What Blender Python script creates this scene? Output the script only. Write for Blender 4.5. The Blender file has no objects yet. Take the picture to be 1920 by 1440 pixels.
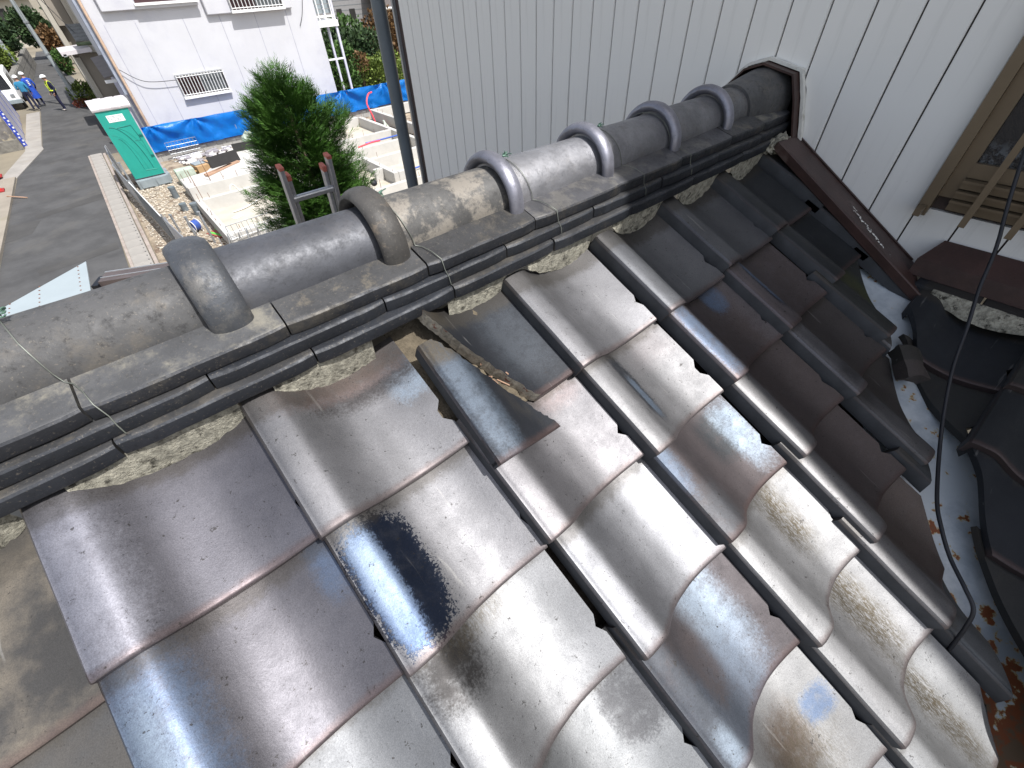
import bpy, bmesh, math, random
from mathutils import Vector, Matrix, Euler, noise
sc = bpy.context.scene
R = math.radians
random.seed(7)

# ------------------------------------------------------------------ camera, world, sun, exposure
cam_d = bpy.data.cameras.new('camera'); cam = bpy.data.objects.new('camera', cam_d)
sc.collection.objects.link(cam); sc.camera = cam
cam_d.sensor_width = 36.0; cam_d.lens = 15.0; cam_d.clip_start = 0.02; cam_d.clip_end = 6000
yaw, pit, rol = R(38.76), R(-44.59), R(-2.9)
fw = Vector((math.sin(yaw)*math.cos(pit), math.cos(yaw)*math.cos(pit), math.sin(pit)))
rt = Vector((math.cos(yaw), -math.sin(yaw), 0)); up = rt.cross(fw)
r2 = math.cos(rol)*rt + math.sin(rol)*up; u2 = -math.sin(rol)*rt + math.cos(rol)*up
cam.matrix_world = Matrix((( r2.x, u2.x, -fw.x, 0), (r2.y, u2.y, -fw.y, 0), (r2.z, u2.z, -fw.z, 5.4), (0, 0, 0, 1)))

SUN = Vector((0.18, -0.50, 0.85)).normalized()          # direction towards the sun
w = bpy.data.worlds.new('World'); sc.world = w; w.use_nodes = True
nt = w.node_tree; bg = nt.nodes['Background']
sky = nt.nodes.new('ShaderNodeTexSky'); sky.sky_type = 'NISHITA'; sky.sun_disc = False
sky.sun_elevation = math.asin(SUN.z); sky.sun_rotation = math.atan2(SUN.x, SUN.y)
sky.air_density = 1.0; sky.dust_density = 2.0; sky.ozone_density = 1.0
hs = nt.nodes.new('ShaderNodeHueSaturation'); hs.inputs['Saturation'].default_value = .55
nt.links.new(sky.outputs[0], hs.inputs['Color']); nt.links.new(hs.outputs[0], bg.inputs[0]); bg.inputs[1].default_value = 0.15
sd = bpy.data.lights.new('sun', 'SUN'); sun = bpy.data.objects.new('sun', sd); sc.collection.objects.link(sun)
sd.energy = 4.6; sd.angle = R(0.53); sd.color = (1.0, 0.98, 0.95)
sun.rotation_euler = SUN.to_track_quat('Z', 'Y').to_euler(); sun.location = (3, -10, 20)
sc.view_settings.view_transform = 'Standard'; sc.view_settings.look = 'None'
sc.view_settings.exposure = 0.34; sc.view_settings.gamma = 1.0; sc.view_settings.use_curve_mapping = False

# ------------------------------------------------------------------ helpers
COL = sc.collection
def tag(o, label=None, cat=None, group=None, kind=None):
    if label: o['label'] = label
    if cat: o['category'] = cat
    if group: o['group'] = group
    if kind: o['kind'] = kind
    return o
def empty(name, loc=(0, 0, 0), rz=0, **k):
    o = bpy.data.objects.new(name, None); COL.objects.link(o); o.location = loc; o.rotation_euler = (0, 0, rz)
    o.empty_display_size = .1
    return tag(o, **k)
def finish(bm, name, mat, parent=None, smooth=None, mats=None, recalc=True, **k):
    if recalc: bmesh.ops.recalc_face_normals(bm, faces=bm.faces)
    me = bpy.data.meshes.new(name); bm.to_mesh(me); bm.free()
    o = bpy.data.objects.new(name, me); COL.objects.link(o)
    for m in (mats or [mat]): me.materials.append(m)
    if smooth is not None:
        for p in me.polygons: p.use_smooth = True
        me.set_sharp_from_angle(angle=R(smooth))
    if parent:
        o.parent = parent
        if parent.type == 'EMPTY' or True:
            o.matrix_parent_inverse = Matrix.Identity(4)
    return tag(o, **k)
def inst(src, name, parent, M=None, mat=None):
    o = src.copy(); o.name = name; COL.objects.link(o); o.parent = parent
    if M is not None: o.matrix_local = M
    if mat:
        o.material_slots[0].link = 'OBJECT'; o.material_slots[0].material = mat
    return o
def box(bm, x0, x1, y0, y1, z0, z1, M=None):
    v = [bm.verts.new(Vector(p)) for p in ((x0,y0,z0),(x1,y0,z0),(x1,y1,z0),(x0,y1,z0),(x0,y0,z1),(x1,y0,z1),(x1,y1,z1),(x0,y1,z1))]
    if M: 
        for a in v: a.co = M @ a.co
    for f in ((3,2,1,0),(4,5,6,7),(0,1,5,4),(1,2,6,5),(2,3,7,6),(3,0,4,7)): bm.faces.new([v[i] for i in f])
    return v
def bev(bm, off, seg=1):
    bmesh.ops.bevel(bm, geom=list(bm.edges), offset=off, segments=seg, affect='EDGES', profile=.6)
def prism(bm, pts, z0, z1, M=None):
    a = [bm.verts.new((p[0], p[1], z0)) for p in pts]; b = [bm.verts.new((p[0], p[1], z1)) for p in pts]
    if M:
        for q in a+b: q.co = M @ q.co
    bm.faces.new(a[::-1]); bm.faces.new(b); n = len(pts)
    for i in range(n): bm.faces.new((a[i], a[(i+1) % n], b[(i+1) % n], b[i]))
def extr(bm, prof, x0, x1):
    """profile of (y,z) extruded along X"""
    a = [bm.verts.new((x0, p[0], p[1])) for p in prof]; b = [bm.verts.new((x1, p[0], p[1])) for p in prof]
    bm.faces.new(a); bm.faces.new(b[::-1]); n = len(prof)
    for i in range(n): bm.faces.new((a[i], b[i], b[(i+1) % n], a[(i+1) % n]))
def tube(bm, pts, r, seg=8, r1=None, cap=True):
    pts = [Vector(p) for p in pts]; rings = []; n = len(pts)
    for i, p in enumerate(pts):
        t = (pts[min(i+1, n-1)] - pts[max(i-1, 0)]).normalized()
        a = t.orthogonal().normalized() if i == 0 else (a - t*a.dot(t)).normalized()
        b = t.cross(a); rr = r if r1 is None else r + (r1-r)*i/(n-1)
        rings.append([bm.verts.new(p + rr*(math.cos(2*math.pi*k/seg)*a + math.sin(2*math.pi*k/seg)*b)) for k in range(seg)])
    for i in range(n-1):
        for k in range(seg): bm.faces.new((rings[i][k], rings[i][(k+1) % seg], rings[i+1][(k+1) % seg], rings[i+1][k]))
    if cap: bm.faces.new(rings[0][::-1]); bm.faces.new(rings[-1])
def N3(p, s=1.0): return noise.noise(Vector(p)*s)
def curve(pts, n=8):
    pts = [Vector(p) for p in pts]; out = []
    for i in range(len(pts)-1):
        p0, p1, p2, p3 = pts[max(i-1,0)], pts[i], pts[i+1], pts[min(i+2, len(pts)-1)]
        for k in range(n):
            t = k/n; out.append(.5*((2*p1)+(-p0+p2)*t+(2*p0-5*p1+4*p2-p3)*t*t+(-p0+3*p1-3*p2+p3)*t**3))
    out.append(pts[-1]); return out

# ------------------------------------------------------------------ materials
class NB:
    def __init__(s, name):
        s.m = bpy.data.materials.new(name); s.m.use_nodes = True; s.t = s.m.node_tree; s.n = s.t.nodes; s.b = s.n['Principled BSDF']
        s.co = s.n.new('ShaderNodeTexCoord').outputs['Object']
    def link(s, a, b): s.t.links.new(a, b)
    def val(s, x, sock):
        if isinstance(x, (int, float)): sock.default_value = x
        elif isinstance(x, (tuple, list)): sock.default_value = (*x[:3], 1) if sock.type == 'RGBA' else x
        else: s.link(x, sock)
    def math(s, op, a, b=0.0, clamp=False):
        n = s.n.new('ShaderNodeMath'); n.operation = op; n.use_clamp = clamp; s.val(a, n.inputs[0]); s.val(b, n.inputs[1]); return n.outputs[0]
    def noise(s, scale, detail=4, rough=.6, vec=None, off=None, dist=0.0):
        n = s.n.new('ShaderNodeTexNoise'); n.inputs['Scale'].default_value = scale; n.inputs['Detail'].default_value = detail
        n.inputs['Roughness'].default_value = rough; n.inputs['Distortion'].default_value = dist
        s.link(s.mapped(vec, off) if off or vec else s.co, n.inputs['Vector']); return n.outputs[0]
    def mapped(s, scale=None, off=None):
        n = s.n.new('ShaderNodeMapping'); s.link(s.co, n.inputs[0])
        if off: n.inputs['Location'].default_value = off
        if scale: n.inputs['Scale'].default_value = scale
        return n.outputs[0]
    def ramp(s, x, lo, hi, a=0.0, b=1.0):
        n = s.n.new('ShaderNodeMapRange'); n.interpolation_type = 'SMOOTHSTEP'; s.val(x, n.inputs[0])
        for i, v in ((1, lo), (2, hi), (3, a), (4, b)): s.val(v, n.inputs[i])
        return n.outputs[0]
    def mix(s, f, a, b, mode='MIX'):
        n = s.n.new('ShaderNodeMix'); n.data_type = 'RGBA'; n.blend_type = mode
        s.val(f, n.inputs[0]); s.val(a, n.inputs[6]); s.val(b, n.inputs[7]); return n.outputs[2]
    def bump(s, h, strength, dist=.002):
        n = s.n.new('ShaderNodeBump'); n.inputs['Strength'].default_value = strength; n.inputs['Distance'].default_value = dist
        s.link(h, n.inputs['Height']); s.link(n.outputs[0], s.b.inputs['Normal'])
    def out(s, col, rough=.6, metal=0.0, spec=None):
        s.val(col, s.b.inputs['Base Color']); s.val(rough, s.b.inputs['Roughness']); s.val(metal, s.b.inputs['Metallic'])
        if spec is not None: s.b.inputs['Specular IOR Level'].default_value = spec
        return s.m

def simple(name, col, rough=.6, metal=0.0, var=.15, scale=6, col2=None, f2=(.55, .7), bump=0.0, bscale=None, bd=.003, spec=None):
    b = NB(name); n = b.noise(scale, 6, .65)
    c1 = tuple(c*(1-var) for c in col); c3 = tuple(min(1, c*(1+var)) for c in col)
    c = b.mix(b.ramp(n, .3, .7), c1, c3)
    if col2:
        n2 = b.noise(scale*.6, 8, .7, off=(3.1, 1.7, 5.3)); c = b.mix(b.ramp(n2, *f2), c, col2)
    if bump: b.bump(b.noise(bscale or scale*8, 6, .7), bump, bd)
    return b.out(c, rough, metal, spec)

LEN = .247
SILVER = (.34, .335, .345); TAUPE = (.20, .185, .19); BROWN = (.10, .083, .082); CHAR = (.06, .062, .066); OLD = (.085, .08, .076)
BLUE = (.12, .165, .25); PALEB = (.24, .29, .35); NAVY = (.012, .018, .035); SOOT = (.03, .028, .028); DIRT = (.085, .072, .052); MOSS = (.07, .075, .035)
def tile_mat(name, base, metal=.5, rough=.42, stains=(), seed=0, dirt=.35, speck=1.0, flow=(10, 3, 10), base2=None, grain=.12):
    """kiln-smoked clay tile: silvery glossy skin, burnt and blue patches given in tile coordinates (u, v, radius u, radius v, colour, strength, edge)"""
    metal = min(.8, metal*1.4); base = (base[0]*.60, base[1]*.615, base[2]*.635); b = NB(name); off = (seed*1.37, seed*.71, seed*.23)
    big = b.noise(9, 5, .6, off=off)
    c = b.mix(b.ramp(big, .3, .72), tuple(x*(1-grain) for x in base), tuple(min(1, x*(1+grain)) for x in base))
    if base2: c = b.mix(b.ramp(b.noise(6, 6, .62, off=(off[1]+4, off[0], 1)), .45, .62), c, base2)
    # weathering drawn out down the slope
    st = b.noise(14, 7, .7, vec=(1.0, .28, 1.0), off=(off[0]+7, off[1], 0))
    c = b.mix(b.math('MULTIPLY', b.ramp(st, .58, .8), dirt*.6), c, DIRT)
    fib = b.noise(1, 5, .75, vec=(330, 60, 330), off=(off[0], off[1]+3, 0), dist=1.2)
    fine = b.noise(240, 3, .75, off=off)
    fine2 = b.noise(90, 4, .8, off=off)
    sep = b.n.new('ShaderNodeSeparateXYZ'); b.link(b.co, sep.inputs[0])
    met = metal; edge_n = b.noise(45, 6, .75, off=off)
    mott = b.noise(38, 7, .75, off=(off[1], off[2], off[0]+9))
    for (u, v, ru, rv, colr, k, soft) in stains:
        du = b.math('DIVIDE', b.math('SUBTRACT', sep.outputs[0], u), ru); dv = b.math('DIVIDE', b.math('SUBTRACT', sep.outputs[1], v), rv)
        d = b.math('SQRT', b.math('ADD', b.math('POWER', b.math('ABSOLUTE', du), 3.2), b.math('POWER', b.math('ABSOLUTE', dv), 3.2)))
        d = b.math('ADD', d, b.math('MULTIPLY', b.math('SUBTRACT', edge_n, .5), 1.1))
        d = b.math('ADD', d, b.math('MULTIPLY', b.math('SUBTRACT', fine, .5), 1.6))
        msk = b.math('MULTIPLY', b.math('MULTIPLY', b.ramp(d, 1+soft*1.3, 1-soft*1.3), k), b.ramp(mott, .30, .55, .45 if soft > .2 else .9, 1.0))
        if colr == DIRT: msk = b.math('MULTIPLY', b.math('MULTIPLY', msk, b.ramp(fib, .40, .54)), 1.25, True)
        c = b.mix(msk, c, colr)
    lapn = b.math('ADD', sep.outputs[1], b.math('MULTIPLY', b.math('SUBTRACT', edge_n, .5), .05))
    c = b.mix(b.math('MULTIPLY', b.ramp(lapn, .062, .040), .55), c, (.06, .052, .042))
    # burnt brown rim along the front edge and the left arris
    rim = b.math('MULTIPLY', b.ramp(b.math('ADD', sep.outputs[1], b.math('MULTIPLY', edge_n, .016)), LEN-.009, LEN+.004), .5)
    c = b.mix(rim, c, (.10, .062, .055))
    c = b.mix(b.math('MULTIPLY', b.ramp(sep.outputs[0], .005, .0), .3), c, (.14, .11, .105))
    scr = b.noise(60, 3, .6, vec=(1, .06, 1), off=off); c = b.mix(b.math('MULTIPLY', b.ramp(scr, .68, .76), .25), c, (.45, .44, .42))
    gr = b.noise(620, 2, .9, off=off); c = b.mix(b.ramp(gr, .36, .64), b.mix(1.0, c, (.84, .84, .84), 'MULTIPLY'), b.mix(1.0, c, (1.12, 1.12, 1.12), 'MULTIPLY'))
    if speck:
        c = b.mix(b.math('MULTIPLY', b.ramp(fine, .64, .74), .55*speck), c, SOOT)
        c = b.mix(b.math('MULTIPLY', b.ramp(fine2, .63, .675), .8*speck), c, (.035, .032, .03))
        fl = b.noise(1, 3, .7, vec=(95, 150, 95), off=off, dist=2.5); c = b.mix(b.math('MULTIPLY', b.ramp(fl, .675, .70), .8*speck), c, (.03, .027, .024))
    r = b.ramp(b.noise(30, 5, .7, off=off), .3, .75, rough+.08, rough+.17)
    b.bump(b.math('ADD', b.math('MULTIPLY', b.noise(12, 2, .4, off=off), .5), b.math('MULTIPLY', fine2, .35)), .30, .0022)
    return b.out(c, r, metal)

M = {}
bs = NB('siding_paint'); sn = bs.noise(1, 6, .7, vec=(8, 30, 1.6)); sn2 = bs.noise(5, 4, .6); sz = bs.n.new('ShaderNodeSeparateXYZ'); bs.link(bs.co, sz.inputs[0])
cc = bs.mix(bs.ramp(sn, .52, .75), (.84, .83, .80), (.74, .73, .70)); cc = bs.mix(bs.math('MULTIPLY', bs.ramp(bs.noise(60, 4, .8), .68, .74), .5), cc, (.45, .42, .36))
bs.bump(bs.noise(260, 3), .12, .001); M['siding'] = bs.out(cc, .5, 0)
M['groove'] = simple('siding_joint', (.07, .05, .045), .8)
M['flash'] = simple('brown_flashing_metal', (.046, .022, .018), .5, .1, .25, 12, (.09, .06, .05), (.62, .72), bump=.3, bscale=90)
M['bronze'] = simple('bronze_aluminium', (.19, .145, .095), .42, .45, .08, 5)
M['caulk'] = simple('white_caulk', (.70, .69, .64), .7, var=.12, scale=30, col2=(.42, .40, .33), bump=.4, bscale=60)
M['glass'] = NB('dark_glass').out((.012, .014, .018), .08, 0, .6)
M['mortar'] = simple('lime_mortar', (.36, .34, .275), .95, var=.4, scale=90, col2=(.055, .05, .038), f2=(.52, .66), bump=1.0, bscale=150, bd=.008)
M['sheath'] = simple('roof_underlay', (.045, .035, .026), .95, var=.4, scale=20, bump=.5)
M['clay'] = simple('broken_clay', (.42, .38, .31), .95, var=.35, scale=90, col2=(.24, .10, .07), f2=(.56, .64), bump=1, bscale=160, bd=.004)
M['skirt'] = simple('tile_edge_shade', (.055, .057, .062), .62, .15, .2, 20)  # shade on the skirts' side faces, put into a darker base colour
M['soil'] = simple('bedding_soil', (.14, .115, .08), .97, var=.3, scale=50, bump=1, bscale=120, bd=.006)
M['asphalt'] = simple('asphalt', (.068, .067, .067), .9, var=.25, scale=.9, col2=(.105, .098, .088), f2=(.5, .75), bump=.5, bscale=60, bd=.004)
M['asphalt2'] = simple('asphalt_patch', (.062, .060, .058), .92, var=.2, scale=.8, bump=.5, bscale=60, bd=.004)
M['conc'] = simple('concrete', (.31, .29, .265), .9, var=.12, scale=1.5, col2=(.30, .27, .23), f2=(.5, .75), bump=.3, bscale=30)
M['concw'] = simple('pale_new_concrete', (.50, .485, .455), .88, var=.07, scale=2.2, col2=(.46, .43, .39), f2=(.55, .8), bump=.2, bscale=30)
M['slab'] = simple('foundation_floor', (.48, .44, .37), .9, var=.1, scale=1.3, col2=(.48, .38, .24), f2=(.55, .8))
M['block'] = simple('concrete_block', (.36, .35, .33), .9, var=.1, scale=5, bump=.4, bscale=40)
M['kerb'] = simple('worn_kerb', (.33, .28, .245), .9, var=.15, scale=5, col2=(.27, .2, .17), bump=.4)
M['gravel'] = simple('gravel_soil', (.33, .27, .20), .95, var=.3, scale=3.5, col2=(.17, .12, .085), f2=(.5, .62), bump=1, bscale=18, bd=.03)
M['tarp'] = simple('blue_tarp', (.008, .24, .72), .38, 0, .1, 3, spec=.5)
M['white'] = simple('white_render', (.54, .54, .565), .85, var=.035, scale=.8, col2=(.45, .45, .50), f2=(.5, .75), bump=.15, bscale=30)
M['seam'] = simple('render_seam', (.38, .38, .44), .9)
M['paint'] = simple('white_paint', (.78, .78, .77), .5, var=.05, scale=8)
M['alu'] = simple('aluminium', (.58, .59, .60), .38, .75, .08, 20)
M['aludull'] = simple('dull_aluminium', (.46, .465, .48), .5, .7, .12, 30)
M['redcap'] = simple('faded_red_rubber', (.46, .14, .10), .7, var=.15, scale=20)
M['teal'] = simple('teal_plastic', (.02, .30, .24), .42, 0, .05, 3)
M['teald'] = simple('teal_groove', (.006, .15, .13), .5)
M['greypl'] = simple('grey_plastic', (.25, .29, .31), .55, var=.08, scale=4)
M['roofw'] = simple('translucent_white_plastic', (.62, .58, .59), .5, var=.05, scale=5)
M['pipe'] = simple('grey_pvc', (.12, .145, .165), .35, 0, .1, 6)
M['pipe2'] = simple('dark_grey_pvc', (.15, .175, .19), .45)
M['galv'] = simple('galvanised_steel', (.42, .44, .46), .45, .7, .12, 9)
M['rust'] = simple('rusty_steel', (.20, .09, .05), .8, .2, .2, 20)
M['card'] = simple('cardboard', (.45, .29, .15), .85, var=.06, scale=6)
M['ply'] = simple('black_form_ply', (.018, .017, .016), .5, var=.2, scale=6)
M['wood'] = simple('timber', (.40, .25, .17), .8, var=.15, scale=8)
M['cream'] = simple('cream_render', (.42, .39, .33), .9, var=.08, scale=1)
M['beige'] = simple('beige_render', (.26, .23, .19), .9, var=.08, scale=1)
M['roofg'] = simple('grey_roof', (.15, .155, .155), .7, var=.3, scale=4, col2=(.07, .09, .06), bump=.4)
M['roofb'] = simple('brown_roof_sheet', (.17, .15, .14), .6, .2, .12, 3)
M['lav'] = simple('pale_painted_panel', (.58, .58, .68), .5, var=.05, scale=1)
M['bluep'] = simple('blue_paint', (.03, .06, .40), .5, var=.1, scale=5)
M['navy'] = simple('navy_cloth', (.012, .014, .045), .9, var=.2, scale=15)
M['cyan'] = simple('cyan_cloth', (.03, .20, .36), .9, var=.1, scale=15)
M['bluec'] = simple('blue_cloth', (.015, .07, .42), .9, var=.1, scale=15)
M['skin'] = simple('skin', (.42, .24, .17), .6)
M['helmet'] = simple('white_helmet', (.82, .83, .84), .3, var=.02)
M['hivis'] = simple('yellow_harness', (.62, .75, .05), .6, var=.05)
M['shoe'] = simple('pale_shoe', (.55, .5, .45), .7)
M['red'] = simple('red_plastic', (.62, .03, .02), .45, var=.1, scale=6)
M['bark'] = simple('bark', (.11, .08, .055), .95, var=.3, scale=20, bump=.8, bscale=40)
M['stone'] = simple('rough_stone', (.17, .16, .14), .95, var=.3, scale=4, bump=.6, bscale=14, bd=.02)
M['brick'] = simple('brick_red', (.27, .12, .075), .9, var=.15, scale=8)
M['wire'] = simple('green_tie_wire', (.15, .26, .20), .45, .5, .1, 60)
M['wire2'] = simple('grey_tie_wire', (.16, .17, .15), .5, .5, .1, 60)
M['black'] = simple('black_rubber', (.008, .009, .014), .5)
M['pex_r'] = simple('red_pipe', (.75, .06, .08), .4); M['pex_b'] = simple('blue_pipe', (.06, .12, .42), .4)
M['tealtarp'] = simple('teal_sheet', (.03, .30, .30), .6)
M['pale'] = simple('pale_green_bin', (.42, .48, .40), .6)
M['whitebrick'] = simple('white_brick', (.72, .70, .68), .85, var=.1, scale=6)
M['greybrick'] = simple('grey_brick', (.33, .31, .33), .9, var=.1, scale=6)
M['sheetw'] = simple('pale_blue_sheet', (.36, .41, .43), .5, .1, .03, 4, (.38, .44, .46), (.6, .75))
M['gutterb'] = simple('brown_eave_metal', (.12, .095, .09), .45, .3, .1, 6)
def leaf(name, c1, c2, scale=3):
    b = NB(name); c = b.mix(b.ramp(b.noise(scale, 4), .35, .65), c1, c2)
    at = b.n.new('ShaderNodeAttribute'); at.attribute_name = 'tone'; at.attribute_type = 'GEOMETRY'
    c = b.mix(at.outputs['Fac'], c, tuple(min(1, x*2.0+.012) for x in c2))
    b.b.inputs['Subsurface Weight'].default_value = 0
    return b.out(c, .6, 0, .3)
M['conifer'] = leaf('conifer_leaf', (.014, .042, .006), (.042, .105, .012), 4)
M['leaf1'] = leaf('broad_leaf', (.018, .045, .012), (.05, .10, .02), 1.5)
M['leaf2'] = leaf('yellow_green_leaf', (.04, .07, .012), (.12, .16, .03), 1.5)
M['leafd'] = leaf('dark_leaf', (.010, .026, .010), (.03, .055, .018), .8)
M['leafb'] = leaf('brown_leaf', (.06, .03, .015), (.13, .075, .03), 1.5)

# ------------------------------------------------------------------ roof frame
OR = Vector((0, .562, 4.939)); AL = R(27.27)
D1 = Vector((0, -math.cos(AL), -math.sin(AL))); NN = Vector((0, -math.sin(AL), math.cos(AL))); X1 = Vector((1, 0, 0))
def frame(o, U, D, N): return Matrix(((U.x, D.x, N.x, o.x), (U.y, D.y, N.y, o.y), (U.z, D.z, N.z, o.z), (0, 0, 0, 1)))
def RP(x, s, h=0.0): return OR + X1*x + D1*s + NN*h

W, EXP, LEN = .2655, .205, .247
PP = [(0, .002), (.004, .008), (.014, .0105), (.036, .0108), (.048, .0092), (.058, .0045), (.068, -.0025), (.082, -.013), (.10, -.0245), (.122, -.0335),
      (.15, -.039), (.172, -.0415), (.195, -.040), (.215, -.0365), (.235, -.0315), (.2625, -.0235)]
def P(u):
    if u <= 0: return PP[0][1]
    n = len(PP)
    for i in range(n-1):
        (a, ha), (b, hb) = PP[i], PP[i+1]
        if u <= b:
            m0 = (hb-PP[max(i-1, 0)][1])/(b-PP[max(i-1, 0)][0]) if i > 1 else 0 if i == 1 else .6
            m1 = (PP[min(i+2, n-1)][1]-ha)/(PP[min(i+2, n-1)][0]-a) if i > 0 else 0
            t = (u-a)/(b-a); d = b-a
            return (2*t**3-3*t*t+1)*ha+(t**3-2*t*t+t)*m0*d+(-2*t**3+3*t*t)*hb+(t**3-t*t)*m1*d
    return PP[-1][1]
def tile_bm(seed, ulo=None, uhi=None, v0=0.0, nv=16, ribbed=False, flat=False, nonotch=False):
    """one pantile in its own frame: u across, v down the slope, w up; raised roll with a skirt on the left, trough to the right"""
    rnd = random.Random(seed); bm = bmesh.new(); rings = []
    notch = (9 if nonotch else .188) + rnd.uniform(-.008, .008); nd = rnd.uniform(.007, .013)
    vs = [v0 + (LEN-v0)*k/nv for k in range(nv)] + [LEN-.010, LEN-.005, LEN-.002, LEN]
    us = sorted(set([p[0] for p in PP] + [.002, .006, .009, .024, .030, .042, .053, .0630, .072, .0765, .088, .094, .106, .114, .131, .14, .16, .183, .205, .225, .25]))
    for v in vs:
        a = ulo(v) if ulo else 0.0; e = uhi(v) if uhi else .2625
        cutl = ulo is not None
        if not uhi and notch-.012 < v < notch+.012: e -= nd*(1 if v < notch+.004 else .5)
        lift = -.0195*(LEN-v)/EXP
        dr = {0: .0030, 1: .0010, 2: .0002}.get(len(vs)-1-vs.index(v), 0)
        top = []
        for u0 in us:
            t = (u0)/.2625; u = a + (e-a)*t if (ulo or uhi) else (u0 if u0 < .25 else .25 + (u0-.25)*(e-.25)/.0125)
            h = P(u)*(.45 if flat else 1) + lift - dr + .0012*N3((u*14, v*10, seed*3.3))
            if ribbed and u < .06: h += .0008*math.sin(u*900)
            top.append((u, h))
        th = (.030 if ulo else .020 if uhi else .0175) - dr*.6
        sk = []
        if not cutl: sk = [(.0105, -.036+lift*.8), (.0, -.0355+lift*.8)]      # skirt
        bot = [(u, h-th) for (u, h), u0 in zip(reversed(top), reversed(us)) if cutl or u0 > .012]
        ring = top + bot + sk
        rings.append([bm.verts.new((u, v, h)) for u, h in ring])
    n = len(rings[0]); rings = [r for r in rings if len(r) == n]
    nt_ = len(us)
    for i in range(len(rings)-1):
        for k in range(n):
            f = bm.faces.new((rings[i][k], rings[i][(k+1) % n], rings[i+1][(k+1) % n], rings[i+1][k]))
            if uhi and k == nt_-1: f.material_index = 1
            if ulo and k == n-1: f.material_index = 1
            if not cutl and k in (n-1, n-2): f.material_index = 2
    bm.faces.new(rings[0]); bm.faces.new(rings[-1][::-1])
    return bm
def tile_obj(parent, M0, seed, mat, clip=None, **k):
    bm = tile_bm(seed, **k)
    if clip:
        pc, pn = clip; Mi = M0.inverted(); pc = Mi @ pc; pn = (Mi.to_3x3() @ pn).normalized()
        res = bmesh.ops.bisect_plane(bm, geom=bm.verts[:]+bm.edges[:]+bm.faces[:], plane_co=pc, plane_no=pn, clear_outer=True)
        eds = [e for e in bm.edges if e.is_boundary]
        if eds:
            bmesh.ops.holes_fill(bm, edges=eds)
        if not bm.faces: bm.free(); return None
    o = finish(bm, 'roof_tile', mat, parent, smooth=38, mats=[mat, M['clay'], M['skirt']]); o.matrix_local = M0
    return o

# ================================================================== GROUND AND STREET
def sheet(name, pts, z, mat, th=None, **k):
    bm = bmesh.new()
    if th: prism(bm, pts, z-th, z)
    else: bm.faces.new([bm.verts.new((p[0], p[1], z)) for p in pts])
    o = finish(bm, name, mat, None, kind='structure', recalc=bool(th), **k)
    if not th and o.data.polygons[0].normal.z < 0: o.data.flip_normals()
    return o
sheet('ground', [(-900, -700), (900, -700), (900, 1500), (-900, 1500)], 0, simple('far_ground', (.22, .19, .14), .95, var=.25, scale=.2))
sheet('building_lot', [(-.62, 6), (14.5, 6), (14.5, 24.3), (-.3, 24.3)], .004, M['gravel'])
sheet('road', [(-3.85, 3), (-1.14, 3), (-1.17, 14.4), (-.98, 21), (-.86, 27.6), (-.5, 36), (.3, 42), (.75, 46), (.3, 58), (.0, 70), (.4, 84), (-1.3, 84), (-1.8, 70), (-2.3, 55), (-2.2, 41), (-2.44, 31.5), (-2.40, 30.9), (-3.41, 26.5), (-3.62, 22), (-3.85, 17)], .008, M['asphalt'])
sheet('road', [(-.9, 27.45), (.75, 27.45), (.95, 42), (-.6, 42)], .0045, M['asphalt'])
for i, q in enumerate(([(-3.0, 21.06), (-1.05, 21.76), (-1.06, 21.1), (-2.9, 20.62)], [(-3.07, 16.21), (-1.2, 16.62), (-1.2, 16.05), (-3.02, 15.75)], [(-3.78, 19.0), (-3.1, 19.3), (-2.85, 20.4), (-3.6, 20.6)])):
    sheet('road_patch', q, .012, M['asphalt2'])
sheet('pavement', [(-2.23, 41.5), (-2.87, 41.3), (-3.08, 31.1), (-3.8, 27.4), (-3.95, 26.3), (-3.41, 26.5), (-2.40, 30.9), (-2.45, 31.6)], .03, M['conc'], .03)
sheet('pavement_apron', [(-3.43, 26.5), (-6.5, 26.6), (-6.8, 10), (-3.95, 12), (-3.85, 17.2), (-3.62, 22)], .08, simple('worn_apron', (.28, .245, .20), .9, var=.12, scale=.8, col2=(.25, .22, .16)), .08)
# roadside drain: kerb strip, concrete drain covers laid end to end, back strip
dr = empty('road_drain', (0, 0, 0), kind='structure')
def lerp(a, b, t): return a+(b-a)*t
def strip(name, xa, xb, y0, y1, z, mat, x0w, x1w):
    bm = bmesh.new(); prism(bm, [(xa, y0), (xa+x0w, y0), (xb+x1w, y1), (xb, y1)], .0, z); return finish(bm, name, mat, dr)
strip('kerb', -1.17, -.94, 9, 27.4, .10, M['kerb'], .07, .07)
strip('back_kerb', -.66, -.40, 9, 27.4, .09, M['kerb'], .09, .09)
bm = bmesh.new(); prism(bm, [(-.215, 0), (.215, 0), (.215, .585), (-.215, .585)], 0, .085)
bev(bm, .008); cov0 = finish(bm, 'drain_cover', M['conc'], dr); y = 9.0; first = True
while y < 27.2:
    xc = lerp(-.89, -.65, (y-9)/18.4)
    if first: o = cov0; first = False
    else: o = inst(cov0, 'drain_cover', dr)
    o.location = (xc, y, 0); y += .6
bm = bmesh.new()
y = 9.05
while y < 27.1:
    xc = lerp(-.75, -.51, (y-9)/18.4); box(bm, xc, xc+.03, y, y+.05, .02, .0865); y += .3
finish(bm, 'lifting_slot', M['black'], dr)
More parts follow.
